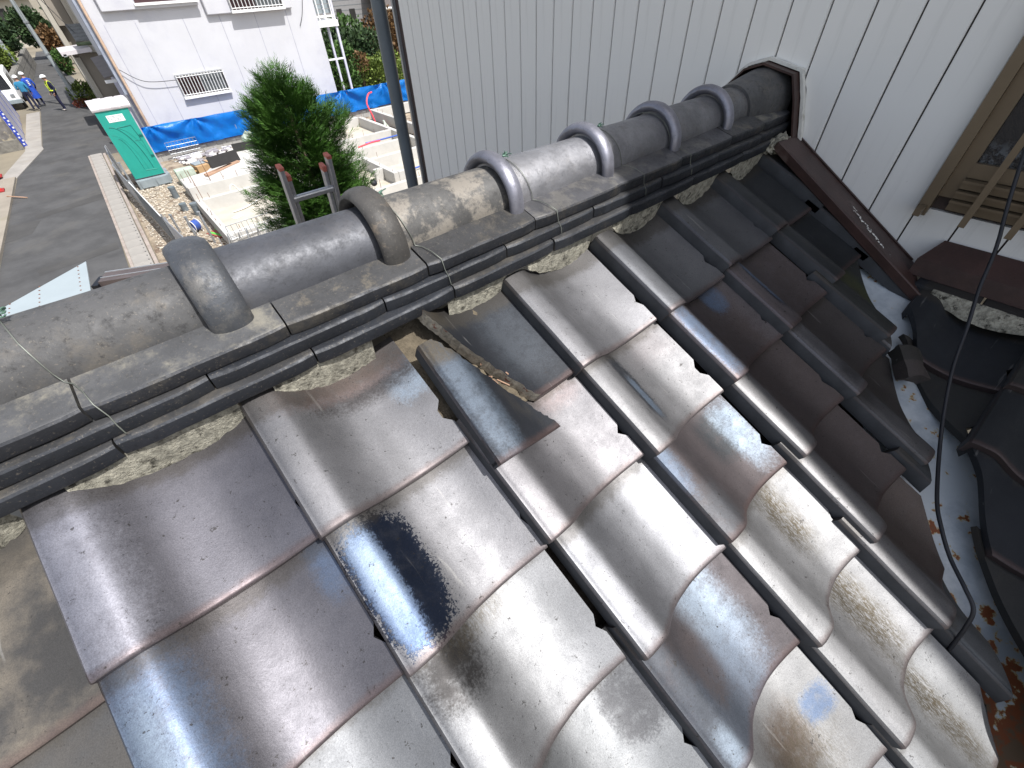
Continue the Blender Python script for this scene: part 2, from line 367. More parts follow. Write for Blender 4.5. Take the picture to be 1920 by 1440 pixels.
# loose gravel stones on the lot
bm = bmesh.new(); rnd = random.Random(3)
for k in range(5200):
    y = rnd.uniform(10.5, 22.5); x = rnd.uniform(-.35, 1.9) if y > 13 else rnd.uniform(-.35, 3)
    r = rnd.uniform(.012, .04); c = Vector((x, y, .008+r*.3))
    vs = [bm.verts.new(c+Vector((r*math.cos(a)*rnd.uniform(.7, 1.3), r*math.sin(a)*rnd.uniform(.7, 1.3), 0))) for a in (0, 1.6, 3.1, 4.7)]
    t = bm.verts.new(c+Vector((rnd.uniform(-.3, .3)*r, rnd.uniform(-.3, .3)*r, r*rnd.uniform(.5, 1.0))))
    for i in range(4): bm.faces.new((vs[i], vs[(i+1) % 4], t))
finish(bm, 'gravel', simple('gravel_stones', (.45, .40, .33), .9, var=.5, scale=14), None, label='pale crushed stones scattered over the bare lot', cat='gravel', kind='stuff')

# ================================================================== MAIN HOUSE WALL (right)
XW = 1.70
house = empty('house', (XW, 0, 0), label='house with pale grey vertical siding and brown trim above the tiled roof', cat='house')
HP = Matrix.Translation((-XW, 0, 0))
def hpart(bm, name, mat, smooth=None, **k):
    o = finish(bm, name, mat, house, smooth, **k); o.matrix_local = HP; return o
bm = bmesh.new(); box(bm, XW+.014, 7.5, -3.5, 3.085, 0, 7.2); hpart(bm, 'wall', M['groove'])
bm = bmesh.new(); box(bm, 0, .013, -.0521, .0521, 0, 7.2); 
bmesh.ops.bevel(bm, geom=[e for e in bm.edges if abs(e.verts[0].co.z-e.verts[1].co.z) > 1], offset=.0025, segments=2, affect='EDGES')
b0 = finish(bm, 'siding_board', M['siding'], house)
bm = bmesh.new(); box(bm, 0, .013, -.0521, .0521, 0, 4.853); b1 = finish(bm, 'siding_board', M['siding'], house)
k = 0; yb = .2385; first = True; 
while yb < 3.05:
    o = b0 if yb < .27 else inst(b0, 'siding_board', house); o.matrix_local = Matrix.Translation((0, yb, 0)); yb += .1088
yb = .1294; first = True
while yb > -1.6:
    o = b1 if first else inst(b1, 'siding_board', house); first = False
    o.matrix_local = Matrix.Translation((0.0, yb, 0)); yb -= .1088
bm = bmesh.new(); box(bm, XW-.006, XW+.03, 3.072, 3.09, 0, 7.2); hpart(bm, 'corner_trim', M['galv'])
bm = bmesh.new(); box(bm, XW-.33, 8.2, -4, 3.5, 7.2, 7.42); hpart(bm, 'eave', M['paint'])
# window set in the wall
win = empty('window', (0, 0, 0)); win.parent = house; win.matrix_local = HP; win['label'] = 'bronze aluminium window behind a lattice'
def wpart(bm, name, mat, smooth=None): 
    o = finish(bm, name, mat, win, smooth); return o
bm = bmesh.new(); box(bm, XW-.03, XW+.02, .157, .184, 4.842, 6.6); wpart(bm, 'frame_jamb', M['bronze'])
bm = bmesh.new(); box(bm, XW-.008, XW+.02, .1245, .1569, 4.893, 6.6); wpart(bm, 'frame_jamb', M['bronze'])
for i, (z0, z1, xo) in enumerate(((4.864, 4.886, -.012), (4.889, 4.895, -.034), (4.897, 4.913, -.018), (4.915, 4.920, -.036), (4.923, 4.939, -.020), (4.941, 4.947, -.034))):
    bm = bmesh.new(); box(bm, XW+xo, XW+.02, -1.6, .1244, z0, z1); wpart(bm, 'frame_rail', M['bronze'])
bm = bmesh.new(); box(bm, XW-.010, XW+.02, -1.6, .1244, 4.949, 4.984); wpart(bm, 'sash_rail', M['bronze'])
bm = bmesh.new(); box(bm, XW+.004, XW+.0135, -1.6, .1244, 4.984, 6.6); 
gl = NB('frosted_dark_glass'); gn = gl.noise(60, 4, .8); zz = gl.n.new('ShaderNodeSeparateXYZ'); gl.link(gl.co, zz.inputs[0])
gc = gl.mix(gl.math('MULTIPLY', gl.ramp(gn, .45, .6), gl.ramp(zz.outputs[2], 5.048, 5.005)), (.010, .011, .014), (.11, .125, .14))
gl.bump(gn, .5, .002); wpart(bm, 'pane', gl.out(gc, .15, 0, .5))
for y in (.067, -.030, -.128, -.225, -.325):
    bm = bmesh.new(); box(bm, XW-.078, XW-.062, y-.0075, y+.0075, 4.851, 6.6); wpart(bm, 'lattice_bar', M['bronze'])
for y in (.171,):
    bm = bmesh.new(); box(bm, XW-.075, XW-.031, y-.008, y+.008, 4.851, 4.87); wpart(bm, 'lattice_foot', M['bronze'])
# flashing running down the roof slope on the wall
def slopebar(name, mat, x0, x1, s0, s1, h0, h1, parent=house, bv=.003):
    bm = bmesh.new(); vs = box(bm, x0, x1, s0, s1, h0, h1)
    bev(bm, bv)
    for v in bm.verts: v.co = RP(v.co.x, v.co.y, v.co.z)
    o = finish(bm, name, mat, parent); o.matrix_local = HP; return o
def quadbar(name, xs, s0s, s1s, h0s, h1s):
    bm = bmesh.new(); vs = box(bm, 0, 1, 0, 1, 0, 1)
    for v in vs:
        drop = .028*v.co.y; i = int(round(v.co.x)); s_ = (s0s, s1s)[int(round(v.co.y))][i]; h_ = (h0s, h1s)[int(round(v.co.z))][i]; v.co = RP(xs[i], s_, h_-drop)
    bev(bm, .003); o = finish(bm, name, M['flash'], house); o.matrix_local = HP
quadbar('flashing', (1.558, 1.697), (-.03, -.03), (.575, .515), (.026, .012), (.034, .022))
quadbar('flashing_lip', (1.549, 1.559), (-.03, -.03), (.590, .584), (.008, .008), (.036, .036))
quadbar('flashing_back', (1.691, 1.697), (-.03, -.03), (.50, .50), (.0225, .0225), (.028, .028))
bm = bmesh.new()
for k in range(70):
    s = .26+.19*k/70+random.uniform(-.006, .006); p = RP(1.60-.035*(k/70-.5)+random.gauss(0, .005), s, .0305-.028*s/.55); r = random.uniform(.0008, .0032)*(1.2-abs(k/70-.5))
    bm.verts.ensure_lookup_table(); c = [bm.verts.new(p+X1*r*math.cos(a)*random.uniform(.6, 1.6)+D1*r*math.sin(a)*random.uniform(.8, 2)+NN*.0008) for a in [i*1.047 for i in range(6)]]; bm.faces.new(c)
o = finish(bm, 'paint_splash', M['caulk'], house); o.matrix_local = HP
# trim round the ridge end
trim = [(.572, 4.955), (.613, 5.07), (.640, 5.128), (.735, 5.147), (.79, 5.128), (.86, 5.05)]
def band(bm, pts, wd, x0, x1):
    P3 = [Vector((0, a, b)) for a, b in pts]; out = []
    c = Vector((0, .735, 5.0))
    for i, p in enumerate(P3):
        d = (p-c).normalized(); out.append(p+d*wd)
    for i in range(len(P3)-1):
        q = []
        for x in (x0, x1):
            for p in (P3[i], P3[i+1], out[i+1], out[i]): q.append(bm.verts.new((x, p.y, p.z)))
        for f in ((0,1,2,3),(7,6,5,4),(0,4,5,1),(1,5,6,2),(2,6,7,3),(3,7,4,0)): bm.faces.new([q[j] for j in f])
bm = bmesh.new(); band(bm, trim, .006, XW-.05, XW-.002); bmesh.ops.remove_doubles(bm, verts=bm.verts, dist=1e-5); hpart(bm, 'ridge_end_trim', M['flash'])
tr2 = [(.564, 4.955), (.605, 5.073), (.634, 5.135), (.735, 5.155), (.796, 5.135), (.868, 5.053)]
bm = bmesh.new(); bm.faces.new([bm.verts.new((XW-.004, p[0], p[1])) for p in trim+[(.86, 4.955)]]); bmesh.ops.solidify(bm, geom=bm.faces[:], thickness=.003); hpart(bm, 'ridge_end_board', M['flash'])
bm = bmesh.new(); band(bm, tr2, .009, XW-.018, XW-.001)
bmesh.ops.subdivide_edges(bm, edges=bm.edges, cuts=4)
for v in bm.verts: v.co += Vector((0, N3(v.co, 60), N3(v.co+Vector((5, 0, 0)), 60)))*.0022
hpart(bm, 'caulk_line', M['caulk'])
# base flashing below the window
bm = bmesh.new(); pr = [(XW-.001, 4.783), (XW-.008, 4.785), (XW-.075, 4.745), (XW-.083, 4.700), (XW-.075, 4.700), (XW-.001, 4.715)]
a = [bm.verts.new((p[0], .081 if i in (0, 1, 5) else .108, p[1])) for i, p in enumerate(pr)]; b = [bm.verts.new((p[0], -1.6, p[1])) for p in pr]
bm.faces.new(a); bm.faces.new(b[::-1])
for i in range(6): bm.faces.new((a[i], a[(i+1) % 6], b[(i+1) % 6], b[i]))
hpart(bm, 'base_flashing', M['flash'])
# downpipe
dp = empty('downpipe', (XW-.01, 3.245, 0), label='slate grey plastic downpipe at the far corner of the siding wall', cat='downpipe')
bm = bmesh.new(); tube(bm, [(0, 0, 0), (0, 0, 7.1)], .044, 20); finish(bm, 'pipe', M['pipe'], dp, 40)
bm = bmesh.new(); tube(bm, [(0, 0, 3.80), (0, 0, 3.86)], .049, 20); finish(bm, 'socket', M['pipe'], dp, 40)
bm = bmesh.new(); tube(bm, [(0, 0, 4.02), (0, 0, 4.035)], .050, 20); box(bm, -.01, .06, -.13, -.04, 4.02, 4.035); finish(bm, 'bracket', M['galv'], dp)

# ================================================================== MAIN TILED ROOF
roof = empty('tiled_roof', (0, 0, 0), label='lower roof of silver grey and burnt clay pantiles sloping toward the viewer', cat='roof')
VP0 = Vector((1.511, .133, 0)); VN = Vector((.627, -.779, 0))
# underlay
bm = bmesh.new()
pts = [(-2.2, -.06), (1.69, -.06), (1.69, .40), (.3, 1.62), (-.4, 2.3), (-2.2, 2.3)]
v = [bm.verts.new(RP(x, s, -.085)) for x, s in pts]; bm.faces.new(v)
finish(bm, 'underlay', M['sheath'], roof)
XO = {-5: -.835, -4: -.568, -3: -.302, -2: -.040, -1: .2225, 0: .487, 1: .757, 2: 1.022, 3: 1.290}
XM = {(-3,1):(-.2999,.1908),(-2,1):(-.0404,.1981),(0,1):(.475,.206),(1,1):(.7506,.2125),(2,1):(1.015,.2008),(3,1):(1.2741,.1929),(-2,2):(-.0376,.4108),(-1,2):(.2212,.4041),(0,2):(.486,.4158),(1,2):(.7617,.4131),(2,2):(1.0214,.4084),(3,2):(1.3039,.395),(-1,3):(.2354,.6205),(0,3):(.4886,.6077),(1,3):(.768,.6133),(2,3):(1.0352,.6177),(3,3):(1.2953,.5873),(0,4):(.4968,.8198),(1,4):(.7596,.8127),(2,4):(1.0446,.8214),(0,5):(.4979,1.0045),(1,5):(.748,.9946)}
T = tile_mat
def ell(u, v, ru, rv, c, k=1.0, s=.25): return (u, v, ru, rv, c, k, s)
TM = {
 (-4,1): T('tile_old_a', OLD, .15, .62, seed=1, dirt=.6, base2=(.15, .13, .105)),
 (-4,2): T('tile_old_b', (.12, .11, .10), .15, .62, seed=2, dirt=.6, base2=(.07, .07, .072)),
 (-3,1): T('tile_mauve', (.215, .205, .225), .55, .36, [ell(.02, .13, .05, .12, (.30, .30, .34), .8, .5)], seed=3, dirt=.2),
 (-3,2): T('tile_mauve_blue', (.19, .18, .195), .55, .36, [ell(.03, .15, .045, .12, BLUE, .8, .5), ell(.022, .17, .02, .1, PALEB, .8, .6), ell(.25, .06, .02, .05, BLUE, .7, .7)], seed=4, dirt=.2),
 (-3,3): T('tile_pale', (.26, .26, .265), .5, .42, seed=5),
 (-2,1): T('tile_silver_patch', (.31, .30, .305), .62, .40, [ell(.24, .075, .035, .05, PALEB, .8, .4), ell(.19, .055, .10, .035, (.05, .045, .045), .9, .5), ell(.15, .03, .1, .03, (.25, .19, .18), .6, .6)], seed=6),
 (-2,2): T('tile_blue_roll', (.31, .30, .305), .62, .40, [ell(.055, .138, .052, .098, NAVY, 1, .07), ell(.034, .138, .024, .088, (.11, .155, .25), .95, .18), ell(.034, .12, .018, .07, PALEB, .6, .8)], seed=7),
 (-2,3): T('tile_silver_soot', (.34, .335, .335), .62, .42, [ell(.055, .075, .045, .05, SOOT, .95, .5), ell(.11, .05, .05, .03, DIRT, .5, .7)], seed=8),
 (-2,4): T('tile_silver_smudge', (.33, .33, .33), .6, .42, [ell(.23, .10, .045, .05, (.08, .08, .085), .9, .3)], seed=9, dirt=.5),
 (-1,1): T('tile_burnt_blue', (.035, .038, .046), .35, .42, [ell(.035, .13, .030, .12, (.10, .125, .16), .85, .6), ell(.2, .12, .05, .08, (.07, .08, .095), .6, .7), ell(.04, .01, .05, .035, DIRT, .9, .5)], seed=10, dirt=.6, speck=.5),
 (-1,2): T('tile_silver_a', (.31, .295, .30), .62, .40, [ell(.2, .04, .05, .04, (.22, .17, .165), .5, .7)], seed=11),
 (-1,3): T('tile_silver_b', SILVER, .62, .41, seed=12),
 (-1,4): T('tile_burnt_marbled', (.125, .108, .11), .45, .46, [ell(.17, .11, .045, .085, PALEB, .85, .8), ell(.1, .2, .09, .06, (.16, .19, .24), .8, .8), ell(.05, .2, .06, .09, (.07, .08, .10), .95, .6), ell(.09, .14, .03, .05, BROWN, .8, .5), ell(.02, .14, .028, .3, (.05, .055, .065), .9, .4), ell(.03, .22, .015, .03, PALEB, .6, .8)], seed=13, speck=1.3),
 (-1,5): T('tile_smudge_blue', (.36, .35, .34), .6, .44, [ell(.13, .13, .05, .045, (.10, .075, .06), .95, .8), ell(.12, .16, .09, .05, DIRT, .6, .9), ell(.225, .13, .03, .022, (.10, .14, .22), .85, .45)], seed=14, dirt=.7),
 (0,1): T('tile_silver_c', (.33, .32, .325), .62, .40, seed=15),
 (0,2): T('tile_silver_burn', (.31, .30, .30), .62, .42, [ell(.085, .12, .022, .085, (.035, .04, .05), .95, .35), ell(.088, .15, .012, .05, (.18, .23, .30), .8, .4), ell(.2, .06, .06, .05, TAUPE, .6, .7)], seed=16),
 (0,3): T('tile_burnt_brown', (.12, .10, .10), .45, .46, [ell(.2, .12, .05, .05, (.04, .045, .05), .9, .5), ell(.235, .14, .03, .07, PALEB, .8, .7), ell(.02, .2, .05, .05, (.09, .095, .105), .8, .8), ell(.0, .08, .03, .06, (.12, .16, .22), .7, .6)], seed=17, speck=1.5),
 (0,4): T('tile_silver_straw', (.37, .36, .355), .6, .44, [ell(.175, .10, .032, .075, DIRT, .9, .8)], seed=18, dirt=.6),
 (0,5): T('tile_silver_straw_b', (.37, .36, .355), .6, .44, [ell(.17, .12, .038, .10, DIRT, .95, .8)], seed=19, dirt=.6),
 (0,6): T('tile_silver_straw_c', (.36, .355, .35), .6, .44, [ell(.16, .12, .028, .10, DIRT, .9, .8)], seed=20, dirt=.6),
 (1,1): T('tile_grey_a', (.24, .24, .25), .6, .38, seed=21, dirt=.2),
 (1,2): T('tile_brown_blue', (.22, .195, .20), .55, .38, [ell(.03, .13, .022, .10, (.17, .22, .31), .85, .4), ell(.15, .12, .08, .2, BROWN, .9, .3), ell(.2, .06, .028, .05, BLUE, .95, .4)], seed=22, dirt=.2),
 (1,3): T('tile_brown_roll', (.36, .345, .34), .6, .42, [ell(.19, .12, .11, .3, BROWN, .95, .15)], seed=23, dirt=.25),
 (1,4): T('tile_brown_roll_b', (.36, .345, .34), .6, .42, [ell(.19, .12, .11, .3, BROWN, .95, .15)], seed=24, dirt=.25),
 (1,5): T('tile_brown_roll_c', (.35, .335, .33), .6, .42, [ell(.19, .12, .11, .3, (.12, .098, .09), .95, .15)], seed=25, dirt=.25),
 (1,6): T('tile_ribbed', (.15, .155, .16), .4, .5, seed=26),
 (2,1): T('tile_grey_b', (.20, .20, .21), .6, .38, seed=27, dirt=.2),
 (2,2): T('tile_pink_blue', (.24, .205, .21), .55, .38, [ell(.055, .12, .02, .085, NAVY, .95, .3), ell(.052, .11, .011, .07, BLUE, .9, .4), ell(.17, .12, .1, .2, BROWN, .8, .4)], seed=28, dirt=.2),
 (2,3): T('tile_dark_brown_roll', (.26, .25, .26), .55, .40, [ell(.19, .12, .11, .3, (.09, .08, .078), .95, .2), ell(.03, .2, .03, .03, SOOT, .6, .9)], seed=29, dirt=.4),
 (2,4): T('tile_dark_brown_roll_b', (.20, .19, .19), .5, .42, [ell(.19, .12, .11, .3, (.085, .075, .07), .95, .2), ell(.02, .05, .03, .04, SOOT, .7, .9)], seed=30, dirt=.6),
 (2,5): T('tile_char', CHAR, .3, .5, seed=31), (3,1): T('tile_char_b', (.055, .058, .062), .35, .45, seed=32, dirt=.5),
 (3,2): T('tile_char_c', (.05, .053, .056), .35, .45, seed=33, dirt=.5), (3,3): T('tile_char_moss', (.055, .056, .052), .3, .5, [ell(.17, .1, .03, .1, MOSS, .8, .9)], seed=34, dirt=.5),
}
DEF = [T('tile_silver_x', (.34, .335, .335), .6, .43, seed=40), T('tile_silver_y', (.30, .295, .30), .6, .42, seed=41), T('tile_silver_z', (.36, .35, .345), .6, .44, [ell(.15, .1, .03, .07, DIRT, .5, .9)], seed=42)]
def valley_clip(off): return (Vector((VP0.x, VP0.y, 0)) + VN*off, VN)
XO[4] = 1.556
for i in range(-5, 5):
    for j in range(10, 0, -1):
        if (i, j) == (-1, 1): continue
        x, s = XM.get((i, j), (XO[i] + (.009 if j > 3 else 0), .2015*j + .005))
        if i <= -4: s += .004
        m0 = frame(RP(x, s-LEN, 0), X1, D1, NN)
        c = m0 @ Vector((.13, .12, 0)); dd = (c-VP0).dot(VN)
        if dd > .13: continue
        if i == 4:
            if j < 4: tile_obj(roof, m0, i*31+j*7, TM[(3, 1)], (Vector((1.69, 0, 0)), X1))
            continue
        near = dd > -.25
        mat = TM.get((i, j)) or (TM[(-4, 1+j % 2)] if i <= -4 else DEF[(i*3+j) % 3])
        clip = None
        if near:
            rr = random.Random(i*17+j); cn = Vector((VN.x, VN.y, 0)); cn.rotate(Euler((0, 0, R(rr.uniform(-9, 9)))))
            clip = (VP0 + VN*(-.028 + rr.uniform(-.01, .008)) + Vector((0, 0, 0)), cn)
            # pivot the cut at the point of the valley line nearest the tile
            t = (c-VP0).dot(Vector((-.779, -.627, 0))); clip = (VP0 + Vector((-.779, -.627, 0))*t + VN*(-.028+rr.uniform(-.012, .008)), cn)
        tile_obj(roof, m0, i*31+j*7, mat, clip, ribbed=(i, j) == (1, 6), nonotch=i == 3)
# right-hand half of the cracked tile still held under the ridge
def crack2(v): return .030 + v*.53 + .005*N3((v*50, 4.3, 0)) + .004*N3((v*170, 9.3, 0))
def crack(v): return .058 + (v)*.475 + .006*N3((v*60, 1.3, 0)) + .004*N3((v*170, 7.3, 0))
m0 = frame(RP(.2225, .2-LEN, .004), X1, D1, NN)
fr = tile_obj(roof, m0, 77, TM[(-1, 1)], None, ulo=lambda v: crack(v)-.012, nv=60); fr.name = 'cracked_tile'
fr.matrix_local = m0 @ Matrix.Translation((.262, 0, -.024)) @ Matrix.Rotation(R(7), 4, 'Y') @ Matrix.Translation((-.262, 0, .024))
fr['label'] = 'dark burnt tile broken off along a raw clay edge'
frag = empty('broken_tile_piece', RP(.2225, .26, 0), label='slipped dark blue half of a broken tile lying loose over the gap', cat='roof tile')
bm = tile_bm(78, uhi=lambda v: crack2(v), nv=60)
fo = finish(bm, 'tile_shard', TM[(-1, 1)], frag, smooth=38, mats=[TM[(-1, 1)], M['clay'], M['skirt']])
rm = Matrix.Translation(RP(.2225, .262, .017)) @ frame(Vector((0, 0, 0)), X1, D1, NN) @ Matrix.Rotation(R(2.5), 4, 'Z') @ Matrix.Rotation(R(-1.5), 4, 'X') @ Matrix.Translation((0, -LEN, 0))
fo.matrix_local = Matrix.Translation(-frag.location) @ rm
# bedding soil visible in the gap
bm = bmesh.new(); g = {}
for a in range(19):
    for b in range(17):
        x = .215+.20*a/18; s = -.06+.25*b/16
        g[a, b] = bm.verts.new(RP(x, s, -.052+.010*N3((x*30, s*30, 2))+.006*N3((x*90, s*90, 5))))
for a in range(18):
    for b in range(16): bm.faces.new((g[a, b], g[a+1, b], g[a+1, b+1], g[a, b+1]))
finish(bm, 'bedding_soil', M['soil'], roof, 60)
# under the cracked tile: head of the tile below, and splinters of batten
m0 = frame(RP(.2225, .4041-LEN-.02, -.002), X1, D1, NN)
bm = bmesh.new()
for k in range(9):
    x = .325+random.uniform(-.02, .03); s = .10+random.uniform(-.02, .03)
    tube(bm, [RP(x, s, -.035), RP(x+random.uniform(-.01, .02), s+random.uniform(.01, .03), -.02+random.uniform(-.01, .01))], .0018, 4)
finish(bm, 'batten_splinter', M['wood'], roof)
# mortar fillets between the tiles and the ridge
for i in range(-5, 4):
    x0 = XO[i]; x1 = XO[i] + W
    bm = bmesh.new(); nu, nvv = 30, 8; g = {}; a0, a1 = (.052, .262)
    for a in range(nu+1):
        u = a0+(a1-a0)*a/nu; h0 = P(u)-.0190*1.0
        w_ = max(0, math.sin(math.pi*min(1, max(0, (u-a0)/(a1-a0)))))**.7
        sb = -.034 + (.013+.011*N3((x0*7+u*9, 3, 1)))*w_ + .004*N3((u*60, i, 0)) + .003*N3((u*190, i, 4))
        for b in range(nvv+1):
            t = b/nvv; s = sb*(1-t) + (-.043)*t; h = (h0-.003)*(1-t)+(-.0015)*t + (.0035*N3((u*45+i*3, t*3, i)) + .0025*N3((u*140, t*9, i)))*(1-t*.7)
            h += .004*math.sin(math.pi*t)*w_
            g[a, b] = bm.verts.new(RP(x0+u, s, h))
    for a in range(nu):
        for b in range(nvv): bm.faces.new((g[a, b], g[a+1, b], g[a+1, b+1], g[a, b+1]))
    if i == -1:
        dl = [v for v in bm.verts if v.co.x < .335]; bmesh.ops.delete(bm, geom=dl, context='VERTS')
    if i == -2:
        dl = [v for v in bm.verts if v.co.x > .185]; bmesh.ops.delete(bm, geom=dl, context='VERTS')
    o = finish(bm, 'mortar_fillet', M['mortar'], roof, 70)
    o['kind'] = 'stuff' if False else 'part'; del o['kind']
# loose mortar and cement where the ridge meets the wall
bm = bmesh.new(); bmesh.ops.create_icosphere(bm, subdivisions=4, radius=1)
for v in bm.verts:
    n = v.co.copy(); v.co = Vector((1.60+n.x*.07, .594+n.y*.022, 4.960+n.z*.024)) + n*(.014*N3(n, 3)+.006*N3(n, 9))
o = finish(bm, 'wall_end_mortar', M['mortar'], roof, 70)

# valley gutter
bm = bmesh.new(); vd = Vector((-.779, -.627, 0)); g = {}
def vz(p): return 4.718 + .4150*(p.x-1.511)
bgm = NB('rusting_valley_metal'); n1 = bgm.noise(26, 7, .62); n2 = bgm.noise(7, 6, .7, off=(4, 2, 0)); se = bgm.n.new('ShaderNodeSeparateXYZ'); bgm.link(bgm.co, se.inputs[0])
dn_ = bgm.ramp(se.outputs[0], .96, .74)             # more rust further down the gutter
pc = bgm.mix(bgm.ramp(n2, .4, .65), (.50, .54, .57), (.33, .37, .41))
rm_ = bgm.math('SUBTRACT', bgm.math('ADD', n1, bgm.math('MULTIPLY', dn_, .27)), .10)
pc = bgm.mix(bgm.ramp(rm_, .50, .54), pc, (.45, .36, .17)); pc = bgm.mix(bgm.ramp(rm_, .525, .56), pc, (.21, .065, .025))
pc = bgm.mix(bgm.ramp(rm_, .62, .70), pc, (.13, .085, .05)); bgm.bump(n1, .35, .003); bgm.out(pc, .55, .0)
for a in range(41):
    t = -.10+1.75*a/40
    for b in range(13):
        q = -.13+.25*b/12; p = VP0 + vd*t + VN*q; zz_ = vz(VP0+vd*t) - .066 + (-q*.2 if q < 0 else q*.06) + .003*N3((t*8, q*8, 0))
        g[a, b] = bm.verts.new((p.x, p.y, zz_))
for a in range(40):
    for b in range(12): bm.faces.new((g[a, b], g[a+1, b], g[a+1, b+1], g[a, b+1]))
bmesh.ops.delete(bm, geom=[v for v in bm.verts if v.co.x > 1.69], context='VERTS')
val = finish(bm, 'valley_gutter', bgm.m, None, 40, label='pale metal valley gutter with rust streaks between the two roof slopes', cat='gutter')
if val.data.polygons[0].normal.z < 0: val.data.flip_normals()

# side roof beyond the valley
sroof = empty('side_roof', (0, 0, 0), label='dark shaded tiled slope beyond the valley under the window', cat='roof')
BE = math.atan(.28); SD = Vector((-math.cos(BE), 0, -math.sin(BE))); SU = Vector((0, -1, 0)); SN = Vector((-math.sin(BE), 0, math.cos(BE)))
def SP(y, s, h=0): return Vector((1.58, 0, 4.674)) + SD*s + SU*(-y) + SN*h
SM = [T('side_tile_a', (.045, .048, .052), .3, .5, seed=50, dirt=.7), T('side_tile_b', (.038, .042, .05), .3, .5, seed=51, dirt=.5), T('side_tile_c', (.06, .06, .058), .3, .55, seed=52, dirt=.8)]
bm = bmesh.new(); bm.faces.new([bm.verts.new(p) for p in (SP(-.02, -.06, -.06), SP(-.3, .25, -.06), SP(-1.4, 1.3, -.06), SP(-2.5, 1.3, -.06), SP(-2.5, -.06, -.06))]); finish(bm, 'underlay', M['sheath'], sroof)
for a in range(0, 7):
    for b in range(1, 7):
        s = .20*b+.03; y0 = .055 - .262*a
        m0 = frame(SP(y0, s-LEN, .026), SU, SD, SN); c = m0 @ Vector((.13, .12, 0)); dd = (c-VP0).dot(VN)
        if dd < -.06: continue
        clip = None
        if dd < .3:
            rr = random.Random(a*5+b); cn = -VN.copy(); cn.rotate(Euler((0, 0, R(rr.uniform(-10, 10))))); t = (c-VP0).dot(vd)
            clip = (VP0 + vd*t + VN*(.032+rr.uniform(-.008, .012)), cn)
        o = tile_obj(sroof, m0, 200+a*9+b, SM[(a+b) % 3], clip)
# mortar and small course tiles beneath the base flashing
for a in range(0, 6):
    bm = bmesh.new(); g = {}
    for u_ in range(25):
        for t_ in range(7):
            u = .262*u_/24; t = t_/6; w_ = math.sin(math.pi*u/.262)
            y = .03-.262*a-u; s = (.01+.034*w_)*(1-t)+.0*t; h = (-.012*w_+.006)*(1-t)+.026*t+.004*N3((y*40, t*4, 0))+.01*math.sin(math.pi*t)
            g[u_, t_] = bm.verts.new(SP(y, s, h))
    for u_ in range(24):
        for t_ in range(6): bm.faces.new((g[u_, t_], g[u_+1, t_], g[u_+1, t_+1], g[u_, t_+1]))
    finish(bm, 'mortar_fillet', M['mortar'], sroof, 70)
for a, (ya, yb_) in enumerate(((.075, -.075), (-.08, -.34), (-.345, -.6), (-.605, -.86))):
    bm = bmesh.new(); box(bm, 1.575, 1.64, yb_, ya, 4.676, 4.6985); bev(bm, .006, 2); finish(bm, 'course_tile', SM[1], sroof, 50)
# broken tile stubs piled at the head of the valley
for k, (x, y, z, sx, sy, sz, rz, m) in enumerate(((1.30, -.035, 4.625, .045, .028, .018, 40, 0),)):
    bm = bmesh.new(); box(bm, -sx, sx, -sy, sy, -sz, sz); bmesh.ops.subdivide_edges(bm, edges=bm.edges, cuts=3, use_grid_fill=True)
    for v in bm.verts: v.co += Vector((.006*N3(v.co, 40), .006*N3(v.co+Vector((3, 0, 0)), 40), .004*N3(v.co, 25) - (v.co.y/sy)**2*.01))
    o = finish(bm, 'tile_stub', SM[m], None, 30, label='dark lump of broken tile wedged at the head of the valley gutter', cat='tile fragment')
    o.location = (x, y, z); o.rotation_euler = (R(10), R(-20), R(rz))

# ================================================================== RIDGE
ridge = empty('roof_ridge', (0, .735, 4.95), label='dark tiled ridge of stacked courses and round caps running up to the siding wall', cat='roof ridge')
RM = Matrix.Translation(-ridge.location)
def rpart(bm, name, mat, smooth=40, parent=ridge):
    o = finish(bm, name, mat, parent, smooth); 
    if parent is ridge: o.matrix_local = RM
    return o
GREY = (.155, .16, .17); BLK = (.035, .038, .043)
def ridge_mat(name, base, metal=.35, rough=.48, patch=(.27, .22, .16), pa=.5, lo=.5, hi=.62, seed=0, grime=.5):
    b = NB(name); off = (seed*1.7, seed*.9, seed*.4)
    c = b.mix(b.ramp(b.noise(11, 6, .65, off=off), .3, .7), tuple(x*.75 for x in base), tuple(x*1.2 for x in base))
    pn = b.noise(13, 9, .72, off=(off[1]+3, off[0], 2)); c = b.mix(b.math('MULTIPLY', b.ramp(pn, lo, hi), pa), c, patch)
    gn = b.noise(60, 6, .8, off=off); c = b.mix(b.math('MULTIPLY', b.ramp(gn, .52, .66), grime), c, tuple(x*.45 for x in base))
    f = b.noise(260, 2, .8, off=off); c = b.mix(b.math('MULTIPLY', b.ramp(f, .6, .72), .4), c, (.24, .21, .17) if pa > .2 else (.02, .02, .02))
    b.bump(b.math('ADD', gn, b.noise(20, 4, .6, off=off)), .4, .002)
    return b.out(c, b.ramp(gn, .3, .7, rough-.05, rough+.2), metal)
SIL = (.30, .30, .32)
